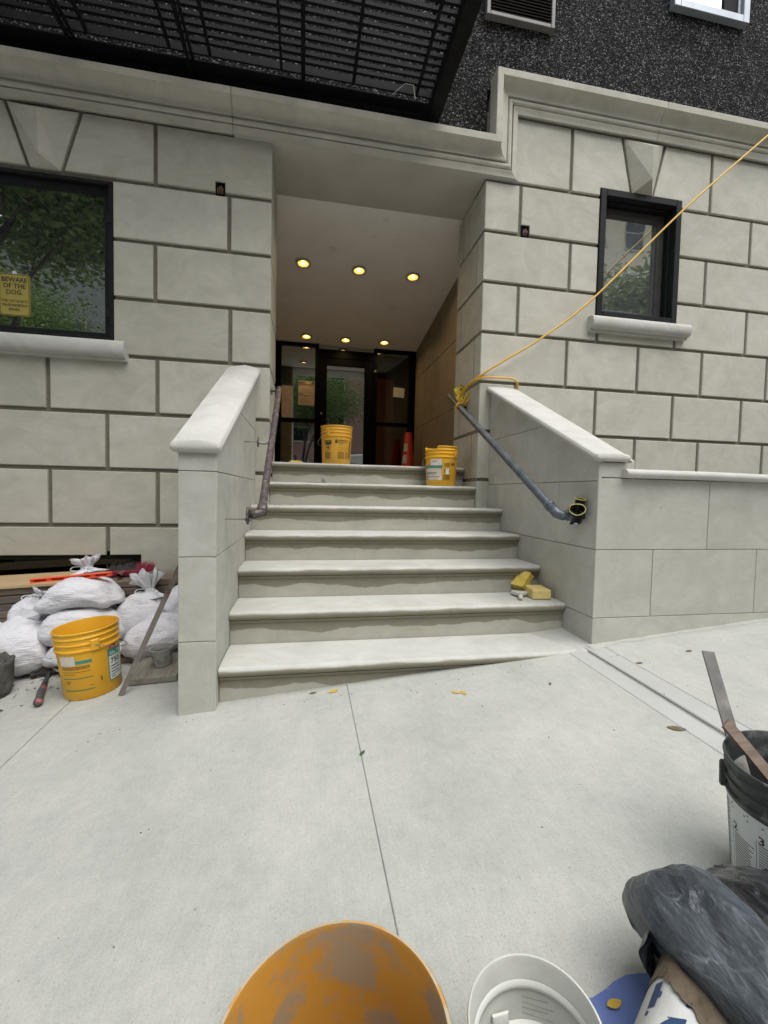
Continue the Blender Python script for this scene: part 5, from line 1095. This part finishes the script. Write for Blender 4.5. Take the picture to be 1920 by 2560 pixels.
for (ax0, ax1, fx) in ((0, 1, 0), (0, 1, 1), (0, 2, 0), (0, 2, 1), (1, 2, 0), (1, 2, 1)):
    lo_, hi_ = (-.015, -.05, -.02), (.115, .05, .038); fa = 3-ax0-ax1
    def f(u, v): p = [0, 0, 0]; p[ax0] = lo_[ax0]+(hi_[ax0]-lo_[ax0])*u; p[ax1] = lo_[ax1]+(hi_[ax1]-lo_[ax1])*v; p[fa] = hi_[fa] if fx else lo_[fa]; return warp(p)
    mb.grid(f, 9, 9)
obj('foam', mb, SPONGE2, sp2)
obj('dirt_patch', MB().grid(lambda u, v: warp((.1155, -.03+.05*u, -.006+.03*v)), 5, 4), SPONGED, sp2)
tw = thing('drywall_brush', 'dusty white brush with a wide head and short handle in front of the sponges', 'brush', (1.79, -1.1, T2+.002))
E3 = lambda p: (1.79+p[0]*math.cos(R(-24))-p[1]*math.sin(R(-24)), -1.10+p[0]*math.sin(R(-24))+p[1]*math.cos(R(-24)), T2+.002+p[2])
mb = MB(); mb.prism([(-.055, .02), (-.02, -.02), (-.016, -.045), (.016, -.045), (.02, -.02), (.055, .02), (.055, .045), (-.055, .045)], .03, .006, .004, lambda u, v, w_: E3((u, v, w_)), True); obj('head', mb, TOOLW, tw)
mb = MB(); mb.tube([E3((0, -.03, .018)), E3((0, -.08, .016)), E3((0, -.115, .017)), E3((0, -.13, .016))], [.013, .013, .017, .010], 10); obj('handle', mb, TOOLW, tw, smooth=True)
mb = MB()
for q in range(120):
    x = -.053+.106*q/119; mb.tube([E3((x, .042, random.uniform(.008, .028))), E3((x+random.uniform(-.004, .004), .075+random.uniform(-.008, .004), random.uniform(.004, .03)))], .0016, 3, False)
obj('bristles', mb, mat('tan_bristle', (.30, .22, .13), rough=.9), tw)['kind'] = 'stuff'
tr = thing('trowel', 'yellow handled trowel lying on the landing left of the bucket', 'trowel', (.28, .62, TL))
mb = MB(); mb.tube([(.15, .60, TL+.018), (.17, .60, TL+.02), (.25, .605, TL+.018), (.285, .61, TL+.016)], [.010, .016, .015, .010], 10); obj('handle', mb, mat('trowel_yellow', (.62, .45, .07), rough=.5), tr, smooth=True)
mb = MB(); mb.tube([(.285, .61, TL+.016), (.31, .61, TL+.022)], .004, 6); mb.cbox(.30, .42, .575, .645, TL+.006, TL+.009, .001); obj('blade', mb, DULL, tr)
bk = thing('margin_trowel', 'small steel margin trowel with upturned tang on the step below the landing', 'trowel', (.42, .15, NOSE[5][1]))
z6 = NOSE[5][1]
mb = MB(); mb.cbox(.30, .44, .12, .16, z6+.003, z6+.006, .001); obj('blade', mb, DULL, bk)
mb = MB(); mb.add([(.455, .12, z6+.003), (.480, .12, z6+.003), (.50, .15, z6+.003), (.452, .125, z6+.042), (.476, .12, z6+.044), (.488, .155, z6+.03)], [(0, 1, 4, 3), (1, 2, 5, 4), (0, 3, 5, 2), (3, 4, 5), (0, 2, 1)]); obj('tang', mb, STEEL, bk)
dust = MB(); random.seed(9)
for q in range(420):
    n_ = random.choice((4, 5, 5, 6, 6)); y, z = NOSE[n_]; x = XL+.12+abs(random.gauss(0, .16)) if n_ < 5 else .02+abs(random.gauss(0, .12)); yy_ = random.uniform(y+.02, y+.30); s_ = random.uniform(.0012, .004)
    dust.add([(x, yy_, z), (x+s_*2, yy_, z), (x+s_, yy_+s_*2, z), (x+s_, yy_+s_, z+s_*1.4)], [(0, 1, 3), (1, 2, 3), (2, 0, 3)])
tag(obj('mortar_dust', dust, WOODS[1]), 'brown mortar grit on the left ends of the upper steps', None, kind='stuff')
# papers and cone
def paper(label, x0, x1, z0, z1, m, tilt=0, y=YD-.002):
    t_ = thing('notice', label, 'notice', ((x0+x1)/2, y+.04, z0), group=None)
    xm, zm = (x0+x1)/2, (z0+z1)/2
    def f(u, v): 
        x, z = x0+(x1-x0)*u-xm, z0+(z1-z0)*v-zm; return (xm+x*math.cos(R(tilt))-z*math.sin(R(tilt)), y+.045-.004*abs(noise.noise(Vector((u*3, v*3, x0)))), zm+x*math.sin(R(tilt))+z*math.cos(R(tilt)))
    obj('sheet', MB().grid(f, 8, 8), m, t_); return t_
def plines(t_, m, rows, x0, x1, y=YD+.0375):
    mb = MB()
    for z, f0, f1, h in rows: mb.add([(x0+(x1-x0)*f0, y, z), (x0+(x1-x0)*f1, y, z), (x0+(x1-x0)*f1, y, z+h), (x0+(x1-x0)*f0, y, z+h)], [(0, 1, 2, 3)])
    o = obj('print_lines', mb, m, t_); o['kind'] = 'stuff'; return o
n1 = paper('city notice with two black headings taped inside the left sidelight', .183, .452, 2.54, 2.945, PAPER)
def nyc(t_, body, s, x, z, m=INK): obj('lettering', text_mb(body, s, lambda a_, b_, c_: (x+a_, YD+.037, z+b_), True), m, t_)
nyc(n1, 'NYC', .052, .19, 2.895); nyc(n1, 'NYC', .036, .19, 2.712); nyc(n1, 'NOTICE', .026, .245, 2.672, mat('notice_ink', (.36, .16, .10), rough=.7))
plines(n1, INK, [(2.880, 0, 1, .007), (2.698, 0, 1, .006), (2.905, .85, .96, .03), (2.80, .1, .9, .003), (2.76, .05, .8, .003), (2.74, .05, .95, .003), (2.65, .1, .95, .003)]+[(2.63-.014*i, .08, .6+.3*((i*7) % 3)/3, .003) for i in range(6)], .183, .452)
n2 = paper('long pale notice with two round diagrams at the far left of the entrance glass', -.09, .085, 2.318, 2.85, PAPER2)
ci = MB()
for zc_ in (2.72, 2.43):
    for r_ in (.06, .045): ci.add([(r_*math.cos(2*math.pi*i/24), YD+.0375, zc_+r_*math.sin(2*math.pi*i/24)) for i in range(24)]+[((r_-.004)*math.cos(2*math.pi*i/24), YD+.0375, zc_+(r_-.004)*math.sin(2*math.pi*i/24)) for i in range(24)], [(i, (i+1) % 24, 24+(i+1) % 24, 24+i) for i in range(24)])
obj('diagram', ci, mat('pink_ink', (.40, .24, .20), rough=.7), n2)
plines(n2, mat('pink_ink2', (.38, .25, .20), rough=.7), [(2.83, .08, .25, .012), (2.83, .75, .92, .012), (2.58, .0, 1, .003), (2.545, .7, .9, .012)]+[(2.64-.012*i, .1, .8, .003) for i in range(4)], -.09, .085)
n3 = paper('small crooked white handwritten note on the right sidelight', 1.815, 2.012, 2.765, 2.93, PAPERW, -3)
cn = thing('traffic_cone', 'orange traffic cone with pale bands standing in the right corner by the entrance', 'cone', (1.995, 3.22, LAND))
mb = MB().lathe([(.055, .735), (.058, .73), (.115, .04), (.118, .035)], 32); mb.lathe([(.046, .735), (.055, .735)], 32); mb.cbox(-.17, .17, -.17, .17, .0, .035, .01); mb.v = [(p[0], p[1], p[2]) for p in mb.v]; obj('body', mb, CONEO, cn, world=False, auto=40)
bd = MB()
for z0_, z1_, a0, a1 in ((.42, .55, 195, 262), (.22, .36, 195, 256)):
    def f(u, v): z = z0_+(z1_-z0_)*v; r_ = .058+.057*(.73-z)/.69+.001; a_ = R(a0+(a1-a0)*u-12); return (r_*math.cos(a_), r_*math.sin(a_), z)
    bd.grid(f, 8, 2)
obj('reflective_band', bd, REFLW, cn, world=False)

# ------------------------------------------------------------------ foreground right: cement bag, plastic, blue sheet
bl = MB(); random.seed(3)
def blf(u, v):
    x = .20+1.5*u; y = -4.4+1.29*v-(.01 if v == 1 else 0)*math.sin(x*30); 
    if v == 1: y += .006*noise.noise(Vector((x*7, 0, 0)))-.012
    return (x, y, ground(x, y)+.0035+.004*max(0, noise.noise(Vector((x*6, y*6, 0)))))
tag(obj('plastic_sheet', bl.grid(blf, 50, 40), BLUE, smooth=True), 'blue plastic sheet spread flat under the foreground buckets', 'sheet')
cbg = thing('cement_bag', 'torn white cement bag with navy lettering under the black plastic', 'cement bag', (1.03, -3.43, ground(1.03, -3.43)+.005))
DX, DY = Vector((.85, .53, 0)), Vector((-.53, .85, 0))       # long axis, towards the far long edge
def cbp(u, v, top=0.):      # u along, v across (-1..1): upper surface of the bag
    e_ = (max(0, 1-abs(u)**6)**.35)*(max(0, 1-abs(v)**5)**.5); h = .20*e_; c = Vector((.925, -3.40, 0))+DX*u*.30+DY*v*.15
    h += .006*noise.noise(Vector((u*4, v*4, 3)))*e_; return Vector((c.x, c.y, ground(c.x, c.y)+.006+h+top*e_))
obj('sack', MB().grid(lambda u, v: cbp(-1+2*u, -1+2*v), 40, 40), CEMW, cbg, smooth=True)
def krf(u, v):
    vv = -.7+1.68*v; u0 = .20+.36*(vv-.5)+.05*noise.noise(Vector((v*9, .5, 7)))+.03*noise.noise(Vector((v*26, .5, 2)))
    return cbp(u0+.55*u, vv, .006+.012*noise.noise(Vector((u*6, v*3, 4))))
obj('torn_kraft_layer', MB().grid(krf, 20, 50), KRAFT, cbg, smooth=True)
def cemt(a_, b_, c_): return cbp(-.74+a_/.30, .42+b_/.15, .003)
obj('lettering', text_mb('CEMENT', .078, cemt, True), NAVY, cbg)
pls = thing('black_plastic', 'dusty crumpled black plastic sheeting heaped over the cement bag', 'plastic sheet', (1.15, -3.4, ground(1.15, -3.4)+.01))
def rollf(axis, rads, n=90, m_=60, seed=0, amp=.012, flat=.75, fold=.10, freq=6):
    axp = spline(axis, 12); K = len(axp); vs_ = []
    for i in range(m_+1):
        f = i/m_; p = axp[min(K-1, int(f*(K-1)))]; p2 = axp[min(K-1, int(f*(K-1))+1)]; fr = f*(K-1)-int(f*(K-1)); c = p.lerp(p2, fr)
        t_ = (axp[min(K-1, int(f*(K-1))+2)]-axp[max(0, int(f*(K-1))-1)]).normalized(); sd = t_.cross(Vector((0, 0, 1))).normalized(); up = sd.cross(t_)
        x = f*(len(rads)-1); r = rads[int(x)]+(rads[min(len(rads)-1, int(x)+1)]-rads[int(x)])*(x-int(x)); end = math.sin(min(1, f*6)*math.pi/2)**.7*min(1, (1-f)*9)**.5
        for k in range(n):
            a_ = 2*math.pi*k/n
            w_ = 1+fold*noise.noise(Vector((math.cos(a_)*1.6+seed, math.sin(a_)*1.6, f*2.2)))+fold*.6*math.sin(freq*a_+seed+f*3+2*noise.noise(Vector((f*3, seed, 0))))*.5
            q = c+(sd*math.cos(a_)+up*math.sin(a_)*flat)*r*w_*max(end, .05)
            rg = noise.ridged_multi_fractal(Vector((math.cos(a_)*2.6+seed*2+f*1.2, math.sin(a_)*2.6, f*2.6)), 1., 2.1, 4, 1., 2.)
            q += (sd*math.cos(a_)+up*math.sin(a_)*flat).normalized()*(rg-.9)*amp*max(0, end-.45)/.55; vs_.append(q)
    return MB().add(vs_, [(i*n+k, i*n+(k+1) % n, (i+1)*n+(k+1) % n, (i+1)*n+k) for i in range(m_) for k in range(n)])
def cprof(tab, u):
    x = u*(len(tab)-1); i = min(len(tab)-2, int(x)); f = x-i; p = [Vector(tab[max(0, min(len(tab)-1, i+k))]) for k in (-1, 0, 1, 2)]
    return .5*((2*p[1])+(-p[0]+p[2])*f+(2*p[0]-5*p[1]+4*p[2]-p[3])*f*f+(-p[0]+3*p[1]-3*p[2]+p[3])*f**3)
def crumple(q, sd, amp):
    a1 = 1-abs(noise.noise(Vector((q.x*9+sd, q.y*4.5+q.x*3, q.z*9))))*2; a2 = 1-abs(noise.noise(Vector((q.x*19-q.y*6, q.y*12+sd, q.z*19))))*2; a3 = 1-abs(noise.noise(Vector((q.x*40+q.y*17, q.y*30-q.x*9, q.z*36+sd))))*2
    return amp*(a1*1.0+a2*.5+a3*.22)
def sheet(tab, y0, y1, cx, sd, amp):
    def f(u, v):
        p = cprof(tab, u); e_ = min(1, v/.16); rise = math.sin(e_*math.pi/2); y = y0-(.05*(1-math.cos(e_*math.pi/2)))-(y1)*max(0, v-.05)
        x = cx+(p.x-cx)*(.45+.55*rise)+.035*max(0, v-.3)+.012*noise.noise(Vector((v*5, sd, 0))); h = p.y*(.38+.62*rise)+.012*noise.noise(Vector((v*4, u*3, sd)))
        y += .025*noise.noise(Vector((u*3.3, sd, 2)))*(1-v)
        q = Vector((x, y, ground(x, y)+.006+h)); d = crumple(q, sd, amp); nx = max(-1, min(1, (x-cx)*7)); return q+Vector((nx*.6, .25*(1-e_), .75))*d
    return MB().grid(f, 110, 120)
obj('draped_sheet', sheet([(1.03, .07), (.988, .16), (.965, .21), (.975, .25), (1.01, .277), (1.05, .287), (1.09, .272), (1.125, .235), (1.14, .19)], -3.10, .62, 1.07, 2.3, .012), TARP, pls, smooth=True)
obj('draped_sheet', sheet([(1.09, .15), (1.115, .195), (1.15, .225), (1.21, .235), (1.28, .215), (1.36, .20), (1.45, .185), (1.56, .15), (1.66, .08)], -3.10, .70, 1.3, 7.9, .016), TARPB, pls, smooth=True)
def flap(u, v):
    a_ = Vector((.985, -3.19, .262)).lerp(Vector((1.08, -3.12, .28)), u); b_ = Vector((1.0, -3.185, ground(1, -3.2)+.035+.05*u)).lerp(Vector((1.10, -3.10, ground(1.1, -3.1)+.02)), u); b_ += Vector((0, 0, .07*(1-u)*max(0, .5-u)))
    p = a_.lerp(b_, v); p += Vector((-.03, .0, 0))*math.sin(math.pi*v)*(1-u)+Vector((0, .012, 0))*noise.noise(Vector((u*4, v*3, 0))); return p
obj('hanging_flap', MB().grid(flap, 24, 24), TARP, pls, smooth=True)

# ------------------------------------------------------------------ fallen leaves
def leaf(name, label, x, y, z, ang_, ln, m, curl=.2, tilt=True):
    mb = MB(); n_ = 9
    def f(u, v):
        xx = (u-.5)*ln; ww = ln*.24*math.sin(math.pi*min(1, u*1.02))**.8*(v-.5)*2; zz = curl*ln*(.25*(v-.5)**2*4*.3+((u-.5)**2)*.5)+.002
        X = x+xx*math.cos(ang_)-ww*math.sin(ang_); Y = y+xx*math.sin(ang_)+ww*math.cos(ang_); return (X, Y, (z if z is not None else ground(X, Y))+zz)
    o = obj(name, mb.grid(f, n_, 5), m, smooth=True); return tag(o, label, 'leaf', 'fallen leaves')
leaf('fallen_leaf', 'yellow leaf at the foot of the bottom step left of the joint', .465, -1.668, None, .35, .062, LEAFY)
leaf('fallen_leaf', 'left one of two yellow leaflets on the sidewalk right of the joint', 1.055, -1.87, None, 2.4, .045, LEAFY)
leaf('fallen_leaf', 'right one of two yellow leaflets on the sidewalk right of the joint', 1.09, -1.885, None, 1.9, .045, LEAFY)
leaf('fallen_leaf', 'dark green leaf on the sidewalk joint', .545, -2.208, None, .8, .035, LEAFG)
leaf('fallen_leaf', 'yellow leaf on the blue sheet', .935, -3.155, ground(.935, -3.155)+.008, .1, .036, LEAFY)
leaf('fallen_leaf', 'thin brown leaf nearest the dark bucket on the right', 1.80, -2.41, None, -.55, .07, LEAFB)
leaf('fallen_leaf', 'brown leaf in the shade below the right retaining wall', 2.44, -1.828, None, .1, .045, LEAFB)
leaf('fallen_leaf', 'dark leaf at the corner where stoop meets the right wall', 2.09, -1.87, None, -.2, .04, LEAFB)
leaf('fallen_leaf', 'brown curled leaf beside the foot of the yellow leaf', .36, -1.655, None, .1, .04, LEAFB)
leaf('fallen_leaf', 'tiny brown leaf alone in the middle of the right slab', 1.53, -1.93, None, 1.1, .028, LEAFB)
deb = MB(); random.seed(21)
for q in range(150):
    x = random.uniform(-1.5, 3.2); y = random.uniform(-3.4, -1.72); 
    if random.random() < .4: y = -1.70-abs(random.gauss(0, .05)); 
    s_ = random.choice((.0015, .002, .003, .004)); 
    if x < -.3 and y > -1.7: continue
    c = Vector(gz(x, y, .0)); deb.add([c+Vector((-s_, 0, 0)), c+Vector((s_, -s_, 0)), c+Vector((s_*.5, s_, 0)), c+Vector((0, 0, s_))], [(0, 1, 3), (1, 2, 3), (2, 0, 3)])
tag(obj('grit', deb, LEAFB), 'specks of grit and debris on the sidewalk', None, kind='stuff')
mr = MB(); random.seed(4)          # mortar smear along the foot of the right wall
def mrf(u, v):
    x = 1.98+3.2*u; w_ = .03+.03*abs(noise.noise(Vector((x*5, 0, 0)))); y = -1.574-w_*v-(.05*max(0, 1-(x-1.98)*6))*v; h = .007*(1-v)*(.5+noise.noise(Vector((x*14, v*3, 1)))); return (x, y, ground(x, y)+.0015+max(0, h))
tag(obj('mortar_fillet', mr.grid(mrf, 120, 6), WALK, smooth=True), 'rough mortar fillet along the foot of the right wall', None, kind='stuff')

# ------------------------------------------------------------------ across the street (seen in the window reflections)
def tree(label, x, y, h, lean, seed, crown_r, nleaf):
    rnd = random.Random(seed); z = ground(x, KY)-.02
    t_ = thing('street_tree', label, 'tree', (x, y, z), group='street trees at the kerb')
    mb = MB(); tips = []
    def br(p, d_, ln, r, lvl):
        pts = [p]; rs = [r]; q = p; dd_ = d_
        for k in range(4):
            dd_ = (dd_+Vector((rnd.uniform(-.16, .16), rnd.uniform(-.16, .16), rnd.uniform(-.02, .12)))).normalized(); q = q+dd_*ln/4; pts.append(q); rs.append(r*(1-.13*(k+1)))
        mb.tube(pts, rs, 9 if lvl < 2 else 6, True)
        if lvl >= 3 or r < .02: tips.append(q); return
        tips.append(q) if lvl >= 2 else None
        for k in range(3 if lvl < 2 else 3):
            a_ = rnd.uniform(0, 6.28); s_ = rnd.uniform(.45, .85); nd = (dd_+Vector((math.cos(a_)*s_, math.sin(a_)*s_, rnd.uniform(-.1, .35)))).normalized(); br(q if k else pts[3], nd, ln*rnd.uniform(.62, .85), rs[-1]*.78, lvl+1)
    br(Vector((x, y, z)), Vector((lean, 0, 1)).normalized(), h*.36, .20, 0)
    obj('trunk', mb, BARK, t_, smooth=True)
    lf = MB(); per = nleaf//max(1, len(tips))
    for tp in tips:
        for q in range(per):
            c = tp+Vector((rnd.gauss(0, crown_r), rnd.gauss(0, crown_r), rnd.gauss(0, crown_r*.75))); s_ = rnd.uniform(.04, .08); u = Vector((rnd.uniform(-1, 1), rnd.uniform(-1, 1), rnd.uniform(-.6, .6))).normalized(); v = u.orthogonal().normalized()
            lf.add([c-u*s_, c+v*s_*.45, c+u*s_, c-v*s_*.45], [(0, 1, 2, 3)])
    obj('crown', lf, LEAF, t_); return t_
tree('leaning street tree with a forked trunk behind the camera on the left', -4.9, -5.0+.45, 10., .10, 3, .55, 100000)
tree('leafy street tree across the road on the left', -8.5, -14.8, 8.5, .04, 21, .75, 60000)
tree('leafy street tree across the road facing the entrance', .4, -14.7, 8.5, .05, 12, .7, 24000)
tree('small street tree at the kerb on the right', 7.3, -4.6, 4.3, -.03, 17, .38, 45000)
def facade(label, x0, x1, h, m, mw, seed, name='row_house'):
    rnd = random.Random(seed); y = -18.4; t_ = thing(name, label, 'building', ((x0+x1)/2, y-3, ground((x0+x1)/2, KY)))
    zb = ground((x0+x1)/2, KY)-1.; wl_ = MB().box(x0, x1, y-8, y, zb-2, zb+h); obj('wall', wl_, m, t_)
    obj('cornice', MB().cbox(x0-.05, x1+.05, y-.3, y+.35, zb+h+.002, zb+h+.5, .05), mw, t_)
    n_ = max(2, int((x1-x0)/2.1)); first = None
    for f in range(int((h-1.5)/3.2)):
        for k in range(n_):
            cx = x0+(k+.5)*(x1-x0)/n_; z = zb+2.2+f*3.2
            if first is None:
                wf = MB(); wf.cbox(-.6, .6, 0.0, .06, -.12, -.002, .01); wf.cbox(-.55, -.47, .0, .045, .0, 1.8, .01); wf.cbox(.47, .55, .0, .045, .0, 1.8, .01); wf.cbox(-.55, .55, .001, .05, 1.802, 1.95, .01); wf.cbox(-.469, .469, .002, .04, .86, .93, .005)
                first = obj('window', wf, mw, t_, world=False); gp = obj('pane', MB().box(-.469, .469, .004, .012, .0, 1.8), GLASS_O2, first, world=False); o = first
            else:
                o = first.copy(); COL.objects.link(o); o.parent = t_
                c_ = gp.copy(); COL.objects.link(c_); c_.parent = o
            o.location = Vector((cx, y+.002, z))-Vector(t_.location)
    return t_
GLASS_O2 = mat('far_window_glass', (.02, .025, .028), rough=.08, spec=.6)
TRIMW = mat('pale_trim', (.42, .40, .36), (.5, .48, .44), 2, .8)
facade('tan brick apartment house across the street', 6.0, 22, 18.5, mat('tan_brick', (.72, .62, .47), (.78, .68, .53), 3, .85), TRIMW, 1)
facade('red brick row house across the street', -3.5, 5.9, 12.5, mat('red_brick', (.34, .20, .16), (.42, .26, .21), 3, .85), TRIMW, 2)
facade('grey stone row house across the street', -14, -3.6, 13.5, mat('grey_row_stone', (.26, .25, .23), (.33, .32, .30), 3, .85), TRIMW, 3)
# parked car at the near kerb, mirrored in the entrance glass
def car(label, x, y, m, van=False):
    t_ = thing('parked_car', label, 'car', (x, y, ground(x, KY)-.14), (0, -math.atan(.094), 0))
    pf = [(-2.2, .35), (-2.22, .62), (-2.1, .82), (-1.35, .93), (-.75, 1.32), (-.2, 1.45), (.9, 1.43), (1.65, 1.02), (2.15, .95), (2.22, .60), (2.18, .35)]
    if van: pf = [(-2.6, .4), (-2.65, .95), (-2.25, 1.2), (-1.6, 2.25), (-1.2, 2.5), (-.2, 2.55), (1.2, 2.55), (2.45, 2.5), (2.6, 2.3), (2.64, 1.2), (2.6, .4)]
    mb = MB(); secs = (-.88, -.84, -.55, .55, .84, .88); vs_ = []
    for k, yy_ in enumerate(secs):
        for px, pz in pf:
            f = 1. if abs(yy_) < .6 else (.985 if abs(yy_) < .86 else .95); up = max(0, pz-.95)*(.25 if van else 1); vs_.append((px*f, yy_*(1-.30*up), pz*(1 if abs(yy_) < .6 else 1-.02*(abs(yy_) > .86))))
    n_ = len(pf); mb.add(vs_, [(i*n_+k, i*n_+(k+1) % n_, (i+1)*n_+(k+1) % n_, (i+1)*n_+k) for i in range(5) for k in range(n_)]+[tuple(range(n_)), tuple(reversed(range(5*n_, 6*n_)))])
    obj('body', mb, m, t_, world=False, auto=35)
    for s_ in (1, -1):
        g_ = MB(); q = lambda px, pz: (px, s_*(.885*(1-.30*max(0, pz-.95)*(.25 if van else 1))+.004), pz)
        if van: g_.add([q(-1.5, 1.35), q(-.6, 1.35), q(-.6, 2.05), q(-1.25, 2.05)], [(0, 1, 2, 3)]); g_.add([q(-.3, 1.35), q(2.2, 1.35), q(2.2, 2.1), q(-.3, 2.1)], [(0, 1, 2, 3)]); obj('side_window', g_, GLASS_O2, t_, world=False); continue
        g_.add([q(-1.15, .98), q(.05, .98), q(.05, 1.36), q(-.68, 1.27)], [(0, 1, 2, 3)]); g_.add([q(.12, .98), q(1.45, .99), q(.85, 1.35), q(.12, 1.37)], [(0, 1, 2, 3)]); obj('side_window', g_, GLASS_O2, t_, world=False)
    g_ = MB(); g_.add([(-2.2, -.7, 1.27), (-2.2, .7, 1.27), (-1.64, .62, 2.18), (-1.64, -.62, 2.18)] if van else [(-1.34, -.72, .945), (-1.34, .72, .945), (-.79, .60, 1.30), (-.79, -.60, 1.30)], [(0, 1, 2, 3)]); g_.v = [(p[0]-.01, p[1], p[2]+.012) for p in g_.v]; obj('windscreen', g_, GLASS_O2, t_, world=False)
    for sx in (-1.38, 1.40):
        for s_ in (-.80, .80):
            w_ = MB().lathe([(.001, -.09), (.20, -.10), (.29, -.095), (.325, -.07), (.325, .07), (.29, .095), (.20, .10), (.001, .09)], 28); w_.v = [(sx+p[0], s_+p[2], .325+p[1]) for p in w_.v]; wh = obj('wheel', w_, RUBBER, t_, world=False, auto=40)
            r_ = MB().lathe([(.001, .0), (.19, .0), (.20, .012), (.001, .03)], 20); r_.v = [(sx+p[0], s_+(.096+p[2])*(1 if s_ > 0 else -1), .325+p[1]) for p in r_.v]; obj('rim', r_, STEEL, wh, world=False)
    for s_ in (-1, 1): obj('headlight', MB().cbox(-2.20, -2.06, s_*.62-.16, s_*.62+.16, .66, .78, .02, (lambda p: (p[0]-.45, p[1], p[2]+.2)) if van else None), LABEL_CLEAN, t_, world=False)
    for s_ in (-1, 1): obj('tail_light', MB().cbox(2.10, 2.21, s_*.66-.13, s_*.66+.13, .74, .88, .02, (lambda p: (p[0]+.45, p[1], p[2]+.4)) if van else None), REDP, t_, world=False)
    return t_
car('white delivery van at the kerb behind the camera', 2.4, -6.35, mat('van_white', (.7, .7, .69), rough=.25, coat=.5), True)
car('white parked car across the street', -.2, -13.1, mat('car_white', (.7, .7, .69), rough=.25, coat=.5))
